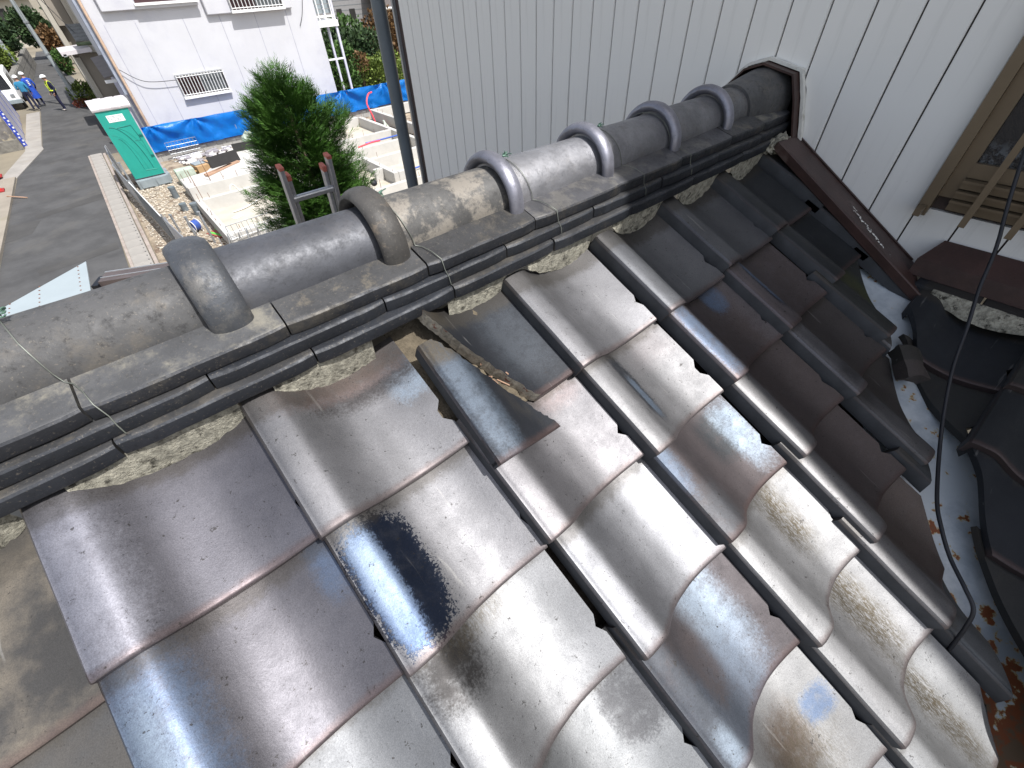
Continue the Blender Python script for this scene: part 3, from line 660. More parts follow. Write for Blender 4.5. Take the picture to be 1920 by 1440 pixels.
capm = [ridge_mat('cap_a', (.085, .084, .085), .2, .58, (.15, .13, .105), .5, .50, .66, seed=1, grime=.8), ridge_mat('cap_b', (.09, .088, .088), .2, .56, (.15, .13, .105), .4, .5, .64, seed=2, grime=.8), ridge_mat('cap_c', (.085, .088, .10), .35, .46, pa=.05, seed=3, grime=.45),
        ridge_mat('cap_d', (.09, .088, .086), .2, .55, (.29, .26, .22), .75, .47, .58, seed=4), ridge_mat('cap_e', SIL, .62, .40, pa=.1, seed=5, grime=.15), ridge_mat('cap_f', (.26, .26, .275), .6, .38, pa=.1, seed=6, grime=.15),
        ridge_mat('cap_g', (.19, .19, .20), .5, .42, pa=.1, seed=7, grime=.2), ridge_mat('cap_h', (.15, .15, .155), .4, .45, pa=.15, seed=8)]
YC, ZC = .735, 5.046
ringx = [-.85, -.57, -.29, .005, .285, .565, .845, 1.115, 1.375]
ringx = [-1.12, -.84, -.555, .005-.28, .012, .285, .562, .842, 1.108, 1.365]
def ring_hw(k): return {4: (.029, .0265), 5: (.025, .0255)}.get(k, (.0175, .0235))
for k in range(len(ringx)):
    x0 = ringx[k]; x1 = ringx[k+1]+.006 if k+1 < len(ringx) else 1.53
    if k == 3: continue
    if k == 2: x1 = ringx[4]+.006
    bm = bmesh.new(); rings = []
    secs = [x0-.004+(x1-x0+.004)*q/14 for q in range(15)]; na = 40
    # body (half pipe with thickness)
    for q, x in enumerate(secs):
        t = q/14; r = .0675-.0045*t; rg = []
        for a in range(na+1):
            th = R(-8+196*a/na); jag = .0
            rr = r + .0009*N3((x*12, th*2, k)); y = YC-rr*math.cos(th); z = ZC+rr*math.sin(th)
            if a in (0, na): z += .003*N3((x*60, k, 3))
            rg.append(bm.verts.new((x, y, z)))
        for a in range(na, -1, -1):
            th = R(-8+196*a/na); y = YC-(r-.012)*math.cos(th); z = ZC+(r-.012)*math.sin(th); rg.append(bm.verts.new((x, y, z)))
        rings.append(rg)
    n = len(rings[0])
    for q in range(14):
        for a in range(n): bm.faces.new((rings[q][a], rings[q+1][a], rings[q+1][(a+1) % n], rings[q][(a+1) % n]))
    bm.faces.new(rings[0]); bm.faces.new(rings[-1][::-1])
    mt = capm[{1: 0, 2: 0, 4: 2, 5: 3, 6: 4, 7: 5, 8: 6, 9: 7}.get(k, 0)]
    cap = rpart(bm, 'ridge_cap_tile', mt)
    hw, rh = ring_hw(k); bm = bmesh.new(); rings = []
    for a in range(61):
        th = R(-14+208*a/60); rg = []
        e = 1.0
        for c in range(20):
            ph = 2*math.pi*c/20; cx, sy_ = math.cos(ph), math.sin(ph)
            rr = .0672 + rh*.5*(1+sy_*1.0); rr = max(rr, .0655)
            xx = x0 + hw*cx*(1 if sy_ > -.3 else .92)
            rr += .0008*N3((th*4, c, k))
            rg.append(bm.verts.new((xx, YC-rr*math.cos(th), ZC+rr*math.sin(th))))
        rings.append(rg)
    for a in range(60):
        for c in range(20): bm.faces.new((rings[a][c], rings[a+1][c], rings[a+1][(c+1) % 20], rings[a][(c+1) % 20]))
    bm.faces.new(rings[0]); bm.faces.new(rings[-1][::-1])
    rm2 = {4: ridge_mat('ring_a', (.08, .085, .095), .35, .42, (.24, .22, .19), .35, seed=11), 5: ridge_mat('ring_b', (.07, .066, .062), .2, .55, (.24, .19, .14), .6, seed=12)}.get(k) or ridge_mat('ring_c%d' % k, (.25, .25, .29), .6, .36, pa=.05, seed=13+k, grime=.12)
    col = finish(bm, 'collar', rm2, cap, 45)
bm = bmesh.new(); rings = []
for q in range(7):
    x = 1.50+.190*q/6; gq = .002+.021*(q/6); rg = []
    for a in range(33):
        th = R(-10+200*a/32); rg.append(bm.verts.new((x, YC-.010*(q/6)-(.0695+gq)*math.cos(th), ZC+.006*(q/6)+(.0695+gq)*math.sin(th))))
    for a in range(32, -1, -1):
        th = R(-10+200*a/32); rg.append(bm.verts.new((x, YC-.058*math.cos(th), ZC+.058*math.sin(th))))
    rings.append(rg)
for q in range(6):
    for a in range(66): bm.faces.new((rings[q][a], rings[q+1][a], rings[q+1][(a+1) % 66], rings[q][(a+1) % 66]))
bm.faces.new(rings[0]); bm.faces.new(rings[-1][::-1]); rpart(bm, 'ridge_cap_tile', ridge_mat('cap_end', (.10, .10, .102), .35, .5, pa=.15, seed=40))
# noshi courses
noshi = [ridge_mat('course_pale', (.095, .096, .10), .3, .5, (.29, .27, .22), .8, .47, .66, seed=21), ridge_mat('course_mid', (.07, .07, .072), .3, .5, (.27, .23, .17), .5, seed=22),
         ridge_mat('course_dark', (.05, .05, .052), .3, .45, (.16, .14, .11), .35, seed=23), ridge_mat('course_black', (.026, .029, .036), .3, .45, (.12, .11, .09), .3, .55, .7, seed=24),
         ridge_mat('course_grey', (.10, .10, .108), .45, .42, (.3, .28, .24), .3, seed=25)]
# dark undersides/faces and paler upper surface are the kiln skin: shoulder faces get the black skin as a second material
def course(joints, prof, mats, seed):
    rnd = random.Random(seed)
    for q, (a, b) in enumerate(zip(joints, joints[1:])):
        bm = bmesh.new(); n = len(prof); nx = 14; rings = []
        dy, dz, dt = rnd.uniform(-.002, .002), rnd.uniform(-.001, .001), rnd.uniform(-.0015, .0015)
        for c in range(nx+1):
            x = a+.0013+(b-a-.0026)*c/nx; rg = []
            endr = .004 if c in (0, nx) else (.0012 if c in (1, nx-1) else 0)
            for i, (y, z) in enumerate(prof):
                yy = y+dy+dt*(c/nx-.5)*2; 
                if i < 4: yy += endr + .0009*N3((x*40, z*30, seed+q)); 
                rg.append(bm.verts.new((x if 0 < c < nx else x, yy, z+dz+.0007*N3((x*25, y*20, seed)))))
            rings.append(rg)
        for c in range(nx):
            for i in range(n):
                bm.faces.new((rings[c][i], rings[c+1][i], rings[c+1][(i+1) % n], rings[c][(i+1) % n]))
        bm.faces.new(rings[0]); bm.faces.new(rings[-1][::-1])
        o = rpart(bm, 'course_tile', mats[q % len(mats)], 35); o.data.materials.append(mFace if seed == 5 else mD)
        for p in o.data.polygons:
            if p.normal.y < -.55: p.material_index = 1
def fr_prof(y0, z0, z1, yb, zt):   # chamfered front, sloping top to the back
    return [(y0+.002, z0), (y0, z0+.003), (y0, z1-.004), (y0+.0025, z1-.0008), (y0+.008, z1+.0008), (yb, zt), (yb, z0)]
mA, mB, mC, mD, mE = noshi
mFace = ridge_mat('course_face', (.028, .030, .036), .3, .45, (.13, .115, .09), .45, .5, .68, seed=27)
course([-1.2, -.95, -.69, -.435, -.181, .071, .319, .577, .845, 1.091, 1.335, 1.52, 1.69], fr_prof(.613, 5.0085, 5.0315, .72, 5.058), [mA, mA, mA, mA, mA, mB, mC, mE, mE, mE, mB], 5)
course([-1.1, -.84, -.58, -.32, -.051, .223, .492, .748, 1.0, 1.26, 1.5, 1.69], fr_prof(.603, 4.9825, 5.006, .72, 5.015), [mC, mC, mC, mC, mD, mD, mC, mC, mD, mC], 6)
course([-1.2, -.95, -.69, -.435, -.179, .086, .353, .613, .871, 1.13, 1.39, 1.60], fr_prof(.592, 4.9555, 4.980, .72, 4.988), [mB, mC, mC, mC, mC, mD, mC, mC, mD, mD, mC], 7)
bm = bmesh.new(); extr(bm, [(.70, 4.90), (.70, 5.055), (.77, 5.055), (.862, 5.03), (.862, 4.90)], -1.2, 1.69); rpart(bm, 'ridge_core', M['mortar'], None)
for q in range(11):
    a = -1.2+.25*q
    for (y1, z0, z1) in ((.857, 5.0085, 5.03), (.868, 4.982, 5.006), (.88, 4.955, 4.98)):
        bm = bmesh.new(); box(bm, a+.0015, a+.2485, .7705, y1, z0, z1); bev(bm, .003); rpart(bm, 'course_tile', mC, None)
# tie wires
def wire(x, seed, grn=True, knot=True):
    rnd = random.Random(seed); bm = bmesh.new(); pts = []
    for a in range(13):
        th = R(150-150*a/12); pts.append((x-.02+.03*(a/12)+.002*N3((a*.4, seed, 0)), YC-.0695*math.cos(th), ZC+.0695*math.sin(th)))
    x2 = x+.018
    pts += [(x2, .655, 5.045), (x2+.006, .635, 5.0415), (x2+.010, .6115, 5.034), (x2+.013, .6095, 5.012), (x2+.014, .6015, 5.000), (x2+.015, .5995, 4.985)]
    tube(bm, pts, .0008, 6)
    wr = rpart(bm, 'tie_wire', M['wire2'], 60)
    if knot:
        bm = bmesh.new()
        c = Vector((x-.005, YC-.0725*math.cos(R(88)), ZC+.0725*math.sin(R(88))))
        for l in range(3):
            tube(bm, [c+Vector((.007*math.cos(t)*(1+.2*l), .006*math.sin(t+l), .002+.002*l+.002*math.sin(2*t))) for t in [i*.5 for i in range(13)]], .0010, 6)
        for l in range(3):
            d = Vector((rnd.uniform(-1, 1), rnd.uniform(-1, .2), .5)).normalized(); tube(bm, curve([c, c+d*.008+Vector((0, 0, .003)), c+d*.018], 4), .0009, 6)
        finish(bm, 'wire_knot', M['wire'] if grn else M['wire2'], wr, 60)
wire(-.195, 1); wire(.318, 2); wire(.605, 3); wire(.895, 4); wire(1.09, 5, False, False)

# back slope of the same roof (mostly hidden by the ridge)
bslope = empty('back_roof_slope', (0, 0, 0), label='far slope of the roof falling away behind the ridge', cat='roof')
BD = Vector((0, math.cos(AL), -math.sin(AL)))
bm = bmesh.new(); g = {}
nx = 120
for a in range(nx+1):
    x = -1.2+2.76*a/nx; u = ((x*1) % W)
    for b in range(22):
        s = .02+2.5*b/21; p = Vector((x, .87, 4.955))+BD*s; g[a, b] = bm.verts.new(p+Vector((0, 0, P(W-u)*.8-.01+(-.012 if b % 2 else 0))))
for a in range(nx):
    for b in range(21): bm.faces.new((g[a, b], g[a+1, b], g[a+1, b+1], g[a, b+1]))
finish(bm, 'tile_field', DEF[1], bslope, 40)['kind'] = 'stuff'
bm = bmesh.new(); box(bm, -1.2, 1.56, 3.02, 3.07, 3.66, 3.78); finish(bm, 'eave_board', M['gutterb'], bslope)
# walls of the lower storey under both slopes
lower = empty('lower_storey', (0, 0, 0), label='rendered ground floor wall below the tiled roof', cat='building')
bm = bmesh.new(); box(bm, -1.6, 1.56, .3, 2.6, 0, 3.7); finish(bm, 'wall', M['cream'], lower)

# cable hanging from the window to the valley
bm = bmesh.new(); tube(bm, curve([(1.55, .25, 5.7), (1.42, .043, 5.08), (1.36, -.018, 4.924), (1.31, -.042, 4.849), (1.27, -.07, 4.778), (1.2, -.096, 4.715), (1.13, -.13, 4.657), (1.05, -.165, 4.614), (.93, -.204, 4.591), (.88, -.231, 4.578), (.84, -.265, 4.56), (.8, -.301, 4.553), (.78, -.326, 4.539), (.77, -.34, 4.50), (.765, -.36, 4.42)], 8), .0036, 8)
finish(bm, 'black_cable', M['black'], None, 60, label='black cable hanging past the window down into the valley gutter', cat='cable')

# ================================================================== LADDER
lad = empty('ladder', (1.0, 4.2, 0), label='aluminium extension ladder with red rubber caps leaning up behind the ridge', cat='ladder')
tilt = math.atan2(.85, 4.42)
LM = Matrix.Translation((0, .15, 0)) @ Matrix.Rotation(tilt, 4, 'X')
def lpart(bm, name, mat, smooth=None):
    o = finish(bm, name, mat, lad, smooth); o.matrix_local = LM; return o
for sx in (-1, 1):
    for (xo, yo, top, wd) in ((.175, 0, 4.52, .030), (.135, .035, 4.44, .026)):
        bm = bmesh.new(); x = sx*xo
        box(bm, x-sx*.000-wd/2, x+wd/2, yo-.032, yo+.032, 0, top); bev(bm, .003); lpart(bm, 'rail', M['aludull'])
        bm = bmesh.new(); box(bm, x-wd/2-.003, x+wd/2+.003, yo-.035, yo+.035, top-.012 if xo > .15 else top-.03, top+.014); bev(bm, .004); lpart(bm, 'end_cap', M['redcap'])
for q in range(15):
    z = 4.28-.3*q
    if z < .1: break
    bm = bmesh.new(); box(bm, -.16, .16, -.022, .022, z-.018, z+.018); bev(bm, .006)
    box(bm, -.16, .16, -.006, .006, z+.0185, z+.022); lpart(bm, 'rung', M['alu'])

# metal awning sheet and eave piece at the lower left
aw = empty('awning_roof', (-1.0, 5.0, 3.5), label='pale blue metal awning sheet with rows of rivets over the street', cat='awning')
bm = bmesh.new(); prism(bm, [(-.71+1, .58), (-.75+1, -.75), (-2.6+1, -1.2), (-1.98+1, -.42)], -.012, 0); finish(bm, 'sheet', M['sheetw'], aw)
bm = bmesh.new()
for (xa, ya, xb, yb_) in ((.222, .50, .19, -.5), (-.075, .30, -.10, -.6), (-.28, .12, -.31, -.8)):
    for q in range(12):
        t = q/11; c = Vector((lerp(xa, xb, t), lerp(ya, yb_, t), 0)); tube(bm, [c+Vector((0, 0, -.001)), c+Vector((0, 0, .004))], .0065, 8)
finish(bm, 'rivet', M['rust'], aw)
bm = bmesh.new(); tube(bm, [(0, -.3, -3.5), (0, -.3, -.012)], .04, 10); finish(bm, 'post', M['galv'], aw)
eg = empty('eave_gutter', (-.45, 5.0, 3.5), label='dark brown eave edge showing between the awning sheet and the ridge', cat='gutter')
EM = Matrix.Rotation(R(-25), 4, 'Z')
for nm, y0, y1, z0, z1, m in (('fascia', -.07, .10, -.1, -.004, 'gutterb'), ('trim', .1, .112, -.1, .004, 'alu'), ('trim', -.005, .003, -.003, .004, 'alu'), ('end_box', -.1, .08, -.12, -.02, 'black')):
    bm = bmesh.new(); 
    if nm == 'end_box': box(bm, -.262, -.21, y0, y1, z0, z1)
    else: box(bm, -.208, .60, y0, y1, z0, z1)
    finish(bm, nm, M[m], eg).matrix_local = EM

# ================================================================== LOT: TOILET, FENCES, FOUNDATION
toi = empty('portable_toilet', (.12, 21.05, 0), label='teal portable toilet with white roof standing at the roadside', cat='portable toilet')
bm = bmesh.new(); box(bm, 0, .97, .03, 1.0, .34, 2.42); bev(bm, .02, 2); finish(bm, 'cabin', M['greypl'] if False else simple('lavender_grey_plastic', (.40, .38, .44), .5), toi)
bm = bmesh.new(); box(bm, .0, .93, -.012, .028, .37, 2.44); bev(bm, .008, 2); finish(bm, 'door', M['teal'], toi)
def groove(pts, r=.011):
    bm = bmesh.new(); tube(bm, [(p[0], -.014, p[1]) for p in pts], r, 6); finish(bm, 'door_rib', M['teald'], toi)
def rib(pts, r=.009):
    bm = bmesh.new(); tube(bm, [(p[0], -.014, p[1]) for p in pts], r, 6); finish(bm, 'door_rib', M['teal'], toi)
arc = lambda x0, z0, x1, z1, k: [(x0+(x1-x0)*math.sin(t*math.pi/2), z1+(z0-z1)*math.cos(t*math.pi/2)) for t in [i/14 for i in range(15)]]
groove(arc(.14, 1.98, .70, .62, 0)); rib(arc(.30, 1.93, .83, .75, 0)); groove(arc(.20, 1.62, .42, .62, 0), .007); rib(arc(.1, 1.75, .55, .55, 0), .006)
groove([(.34, 1.93), (.74, 1.95), (.80, 1.60), (.80, 1.5)]); groove([(.62, 1.5), (.82, 1.48), (.82, 1.0)], .006); rib([(.45, .58), (.8, .56)], .008)
bm = bmesh.new(); box(bm, .82, .92, -.05, -.013, 1.62, 1.66); box(bm, .82, .92, -.05, -.013, .98, 1.02); finish(bm, 'latch', M['teald'], toi)
bm = bmesh.new(); box(bm, .23, .70, -.018, -.0125, 2.10, 2.30); bev(bm, .002); finish(bm, 'sign', M['paint'], toi)
bm = bmesh.new(); rnd = random.Random(5)
for r_ in range(4):
    x = .26
    while x < .64:
        l = rnd.uniform(.012, .035); box(bm, x, x+l, -.0195, -.0181, 2.26-.038*r_-.009, 2.26-.038*r_+.009); x += l+.012
finish(bm, 'sign_lettering', M['greypl'], toi)
bm = bmesh.new(); pr = [(-.04, 2.43), (-.06, 2.50), (-.02, 2.60), (.15, 2.66), (.85, 2.66), (1.0, 2.58), (1.03, 2.43)]
extr(bm, pr, -.05, 1.05)
for sx in (.28, .62, .9): 
    extr(bm, [(p[0]-.012 if p[0] < .5 else p[0]+.012, p[1]+.012) for p in pr], sx-.11, sx+.11)
bev(bm, .012, 2); finish(bm, 'roof', M['roofw'], toi, 50)
bm = bmesh.new(); box(bm, -.03, 1.0, -.05, 1.1, .0, .33); bev(bm, .03, 2); finish(bm, 'tank_base', M['greypl'], toi)
for (x, y) in ((.06, -.10), (.56, -.10), (1.02, .12), (1.02, .62)):
    bm = bmesh.new(); 
    if x < 1: prism(bm, [(x, y), (x+.38, y), (x+.34, y+.049), (x+.04, y+.049)], .06, .30)
    else: prism(bm, [(x-.019, y), (x+.05, y+.04), (x+.05, y+.34), (x-.019, y+.38)], .06, .30)
    finish(bm, 'tank_lug', M['greypl'], toi)

# block wall, tarp
bw = empty('block_wall', (.6, 24.25, 0), label='low grey concrete block wall along the foot of the blue tarp', cat='wall')
bm = bmesh.new(); box(bm, 0, .39, 0, .15, 0, .19); bev(bm, .006); blk = finish(bm, 'block', M['block'], bw); first = True
for rw in range(2):
    for q in range(33):
        x = q*.4 + (.2 if rw % 2 else 0)
        o = blk if first else inst(blk, 'block', bw); first = False; o.location = (x, 0, rw*.2-.02)
bm = bmesh.new(); box(bm, 0, 13.3, .02, .13, 0, .372); finish(bm, 'joint_mortar', M['conc'], bw)
tp = empty('tarp_screen', (.6, 24.2, 0), label='long bright blue tarp hung in folds along the block wall', cat='tarp')
bm = bmesh.new(); g = {}; NX, NZ = 260, 16
gathers = [.9, 2.55, 5.0, 7.2, 9.2, 11.4, 13.2]
for a in range(NX+1):
    x = .35+12.9*a/NX
    for b in range(NZ+1):
        t = b/NZ; z = .36+.93*t; y = -.03
        for gx in gathers:   # folds fan downward and sideways from each gathered tie
            d = x-gx; rr = math.hypot(d, (1-t)*1.0+.05); an = math.atan2(d, (1-t)*1.0+.05)
            y += .11*math.sin(an*7+gx*3)*math.exp(-rr*1.1)*min(1, rr*3)
            z -= .0
        sag = -.05*abs(math.sin(x*1.3))*t*t*0
        y += .06*N3((x*1.6, z*2.4, 1)) + .03*N3((x*4, z*5, 9))
        if b == 0: z += .03*N3((x*2, 0, 5))
        g[a, b] = bm.verts.new((x, y, z+sag))
for a in range(NX):
    for b in range(NZ): bm.faces.new((g[a, b], g[a+1, b], g[a+1, b+1], g[a, b+1]))
bmesh.ops.solidify(bm, geom=bm.faces[:], thickness=.004)
finish(bm, 'sheet', M['tarp'], tp, 60)
bm = bmesh.new(); tube(bm, [(.3, -.035, .37), (13.3, -.035, .37)], .016, 8); finish(bm, 'bottom_pole', M['navy'], tp)
for q in range(8):
    bm = bmesh.new(); tube(bm, [(.4+1.8*q, .02, 0.38), (.4+1.8*q, .02, 1.28)], .018, 6); finish(bm, 'post', M['galv'], tp)

# new foundation
fd = empty('foundation', (0, 0, 0), label='pale new concrete house foundation with stub walls and open bays', cat='foundation')
bm = bmesh.new(); prism(bm, [(1.2, 13.1), (9.9, 11.6), (9.9, 22.4), (3.9, 22.6), (3.9, 19.2), (1.35, 19.2)], .0, .10); finish(bm, 'floor_slab', M['slab'], fd)
def fw_(x0, x1, y0, y1, z=.48):
    bm = bmesh.new(); box(bm, x0, x1, y0, y1, .05, z); bev(bm, .006); o = finish(bm, 'stub_wall', M['concw'], fd); return o
WALLS = [(1.28, 4.0, 18.15, 18.32), (1.38, 7.0, 16.65, 16.82), (1.20, 1.37, 13.0, 16.82), (1.37, 9.9, 13.35, 13.50), (1.28, 1.42, 18.33, 19.3),
         (9.5, 9.68, 13.5, 22.4), (5.0, 9.49, 22.4, 22.57), (7.0, 9.49, 19.25, 19.42), (6.7, 9.49, 17.7, 17.87), (7.01, 9.49, 16.2, 16.37), (6.82, 7.0, 14.3, 16.64),
         (5.55, 5.72, 14.4, 16.64), (6.5, 6.81, 15.05, 15.22), (7.01, 7.3, 14.3, 14.47), (4.2, 4.37, 13.51, 22.4), (5.0, 5.17, 19.0, 22.4), (10.6, 10.78, 18.6, 23.4), (10.79, 13.5, 23.2, 23.37)]
for wv in WALLS: fw_(*wv)
# filled porch step with a plastered top
bm = bmesh.new(); prism(bm, [(1.26, 18.33), (4.0, 18.33), (4.6, 21.9), (3.6, 21.9), (2.2, 19.6), (1.27, 19.4)], .02, .47); finish(bm, 'porch_slab', M['concw'], fd)
rb = random.Random(9)
bm = bmesh.new()
for (x0, x1, y0, y1) in WALLS:
    L_ = max(x1-x0, y1-y0); n = int(L_/.45)
    for q in range(n):
        t = (q+.5)/n; x, y = (lerp(x0, x1, t), (y0+y1)/2) if x1-x0 > y1-y0 else ((x0+x1)/2, lerp(y0, y1, t))
        if rb.random() < .55: tube(bm, [(x, y, .45), (x+rb.uniform(-.02, .02), y, .45+rb.uniform(.08, .28))], .007, 5)
finish(bm, 'anchor_bolt', M['rust'], fd)
for (x, y, h) in ((1.5, 18.7, .9), (2.05, 18.5, 1.1), (2.05, 18.4, .85), (1.42, 16.8, 1.3), (2.5, 18.5, .5), (6.2, 16.7, .9), (8.2, 22.2, .9)):
    bm = bmesh.new(); tube(bm, [(x, y, .2), (x-.02, y+.03, h)], .009, 5); finish(bm, 'rebar_rod', M['rust'], fd)

def single(bm, name, mat, loc, label, cat, smooth=None, rz=0, mats=None, group=None):
    o = finish(bm, name, mat, None, smooth, mats=mats, label=label, cat=cat, group=group); o.location = loc; o.rotation_euler = (0, 0, rz); return o
for (x, y, h, lab) in ((.90, 19.2, .36, 'grey capped pipe stub farthest back, nearest the portable toilet'), (.87, 17.7, .22, 'short grey pipe stub in the middle of the gravel'), (1.11, 17.0, .36, 'grey pipe stub closest to the foundation corner')):
    bm = bmesh.new(); tube(bm, [(0, 0, 0), (0, 0, h)], .10, 20); tube(bm, [(0, 0, h-.05), (0, 0, h+.015)], .108, 20); single(bm, 'pipe_stub', M['pipe2'], (x, y, 0), lab, 'pipe', 40, group='pipe stubs standing in the gravel')
# pipes in the foundation bays
def pipe_(pts, r, mat, label, cat='pipe'):
    bm = bmesh.new(); tube(bm, curve(pts, 6), r, 8); finish(bm, 'supply_pipe', mat, None, 50, label=label, cat=cat)
pipe_([(10.15, 22.0, .1), (10.1, 22.1, .5), (10.05, 22.3, .95), (10.3, 22.5, 1.25), (10.55, 22.6, 1.3)], .035, M['pex_r'], 'red pipe curving up beside the foundation near the siding wall')
pipe_([(7.3, 17.9, .5), (7.9, 17.95, .54), (8.3, 18.0, .52)], .03, M['pex_r'], 'short red pipe lying on a foundation wall')
pipe_([(7.7, 18.05, .53), (8.6, 18.1, .52), (9.4, 18.2, .5)], .03, M['pex_b'], 'blue pipe lying across the foundation bays beside the red one')
pipe_([(7.2, 14.9, .2), (7.9, 15.0, .2), (8.6, 15.1, .2)], .03, M['pex_b'], 'blue pipe on the floor of the nearest right bay')
pipe_([(1.95, 16.0, .13), (2.4, 16.1, .14), (3.2, 16.6, .15), (3.9, 16.7, .14)], .022, M['caulk'], 'cream flexible pipe lying on the sandy floor of the left bay')
pipe_([(2.3, 17.2, .1), (2.35, 17.35, .42), (2.5, 17.45, .45), (2.65, 17.4, .1)], .018, M['caulk'], 'small white looped pipe between two foundation walls')
pipe_([(10.0, 20.8, .1), (10.15, 21.1, .35), (10.3, 21.5, .3), (10.35, 21.2, .1)], .05, M['pale'], 'tangle of pale green pipe fittings beside the foundation')
bm = bmesh.new(); box(bm, -.15, .15, -.1, .1, 0, .006); single(bm, 'paper_scrap', M['paint'], (1.95, 15.6, .105), 'white scrap of paper on the floor of the left bay', 'paper', rz=.5)
bm = bmesh.new(); bmesh.ops.create_icosphere(bm, subdivisions=2, radius=.11)
for v in bm.verts: v.co *= 1+.35*N3(v.co, 9)
single(bm, 'tool_bag', M['black'], (5.95, 14.1, .45), 'small black bundle left on the nearest foundation wall', 'bag', 40)
# cardboard box, boards, bin, bricks
cb = empty('cardboard_box', (2.4, 20.9, .02), rz=R(12), label='open brown cardboard box with black tape on the back of the slab', cat='box')
bm = bmesh.new(); box(bm, -.42, .42, -.3, .3, 0, .42); finish(bm, 'carton', M['card'], cb)
bm = bmesh.new(); box(bm, -.40, -.02, -.12, .28, .421, .47); bev(bm, .01); finish(bm, 'packing', M['greypl'], cb)
bm = bmesh.new(); box(bm, -.62, -.421, -.3, .3, .36, .372, Matrix.Rotation(R(-8), 4, 'Y')); finish(bm, 'flap', M['card'], cb)
bm = bmesh.new(); box(bm, .02, .09, -.304, .304, .1, .425); finish(bm, 'tape', M['ply'], cb)
bm = bmesh.new(); box(bm, -.55, .55, -.02, .02, 0, .36, Matrix.Rotation(R(-14), 4, 'X')); single(bm, 'form_board', M['ply'], (2.95, 19.9, .47), 'black formwork board standing on the plastered slab', 'board', rz=R(14), group='black formwork boards')
bm = bmesh.new(); box(bm, -.55, .55, -.02, .02, 0, .28, Matrix.Rotation(R(-10), 4, 'X')); single(bm, 'form_board', M['ply'], (4.15, 21.2, .47), 'black formwork board at the far edge of the slab', 'board', rz=R(-6), group='black formwork boards')
for k, (x, y, l, rz) in enumerate(((2.7, 19.45, .75, 28), (2.55, 19.3, .62, 35), (3.25, 20.4, .35, 60))):
    bm = bmesh.new(); box(bm, -l, l, -.06, .06, 0, .05); single(bm, 'timber_plank', M['wood'], (x, y, .48), ('pinkish plank lying along the slab in front of the black board', 'second pinkish plank lying nearer the slab edge', 'short plank leaning behind the black board')[k], 'plank', rz=R(rz))
bm = bmesh.new(); box(bm, -.3, .3, -.22, .22, 0, .5); bev(bm, .03, 2); single(bm, 'storage_bin', M['pale'], (1.62, 20.5, 0), 'pale green plastic bin between the toilet and the slab', 'bin', 40)
bp = empty('brick_pile', (3.0, 23.3, 0), label='loose pile of white and grey bricks heaped against the block wall', cat='bricks')
rnd = random.Random(21); bm = bmesh.new(); box(bm, -.11, .11, -.05, .05, 0, .06); br0 = finish(bm, 'brick', M['whitebrick'], bp); first = True
for k in range(150):
    mt = M['whitebrick'] if rnd.random() < .55 else M['greybrick']
    o = br0 if first else inst(br0, 'brick', bp, None, mt); first = False
    x = rnd.uniform(-1.1, 2.6); y = rnd.uniform(-.65, .7); o.location = (x, y, rnd.choice((0, .062, .124))*(1-abs(y)*.5)+.01); o.rotation_euler = (R(rnd.uniform(-5, 5)), 0, R(rnd.choice((0, 5, 85, -6, 12))))
bm = bmesh.new(); bmesh.ops.create_icosphere(bm, subdivisions=3, radius=1)
for v in bm.verts: v.co = Vector((v.co.x*.45, v.co.y*.3, max(0, v.co.z)*.35+.0))*(1+.3*N3(v.co, 2.2))
single(bm, 'teal_sheeting', M['tealtarp'], (5.2, 23.0, .12), 'crumpled teal plastic sheet behind the conifer', 'plastic sheet', 40)
bm = bmesh.new(); bmesh.ops.create_icosphere(bm, subdivisions=3, radius=1)
for v in bm.verts: v.co = Vector((v.co.x*.3, v.co.y*.25, v.co.z*.35+.3))*(1+.15*N3(v.co, 2.2))
single(bm, 'sand_bag', M['pale'], (4.75, 23.3, .0), 'pale sack standing behind the brick pile', 'sack', 40)
def mesh_panel(name, loc, rz, wd, ht, nx, nz, label, rx=0, mat='galv', r=.006, group=None):
    o = empty(name, loc, rz, label=label, cat='mesh panel', group=group); o.rotation_euler = (rx, 0, rz)
    bm = bmesh.new(); 
    for q in range(nx+1): tube(bm, [(wd*q/nx, 0, 0), (wd*q/nx, 0, ht)], r, 5, cap=False)
    for q in range(nz+1): tube(bm, [(0, .008, ht*q/nz), (wd, .008, ht*q/nz)], r, 5, cap=False)
    finish(bm, 'wire_grid', M[mat], o)
    bm = bmesh.new(); tube(bm, [(0, 0, 0), (0, 0, ht), (wd, 0, ht), (wd, 0, 0), (0, 0, 0)], r*1.8, 6); finish(bm, 'edge_frame', M[mat], o); return o
mesh_panel('wire_mesh_panel', (1.72, 23.75, .03), R(2), 1.15, .68, 10, 5, 'silver wire mesh panel leaning on the blue tarp', R(-10))
mesh_panel('wire_mesh_panel', (1.25, 12.9, .0), R(4), 2.4, .85, 18, 5, 'wide silver wire mesh panel standing in front of the left foundation bay', R(-6), r=.007)
# folding steel barrier near the ridge
fb = empty('folding_barrier', (.9, 11.9, 0), label='zigzag folded steel barrier standing before the mesh panel', cat='barrier')
for q in range(8):
    a = (.0+.22*q, (.14 if q % 2 else 0)); b = (.0+.22*(q+1), (0 if q % 2 else .14))
    bm = bmesh.new(); tube(bm, [(a[0], a[1], .1), (b[0], b[1], 1.0)], .012, 6); tube(bm, [(a[0], a[1], 0), (a[0], a[1], 1.02)], .010, 6); finish(bm, 'fold_bar', M['galv'], fb)
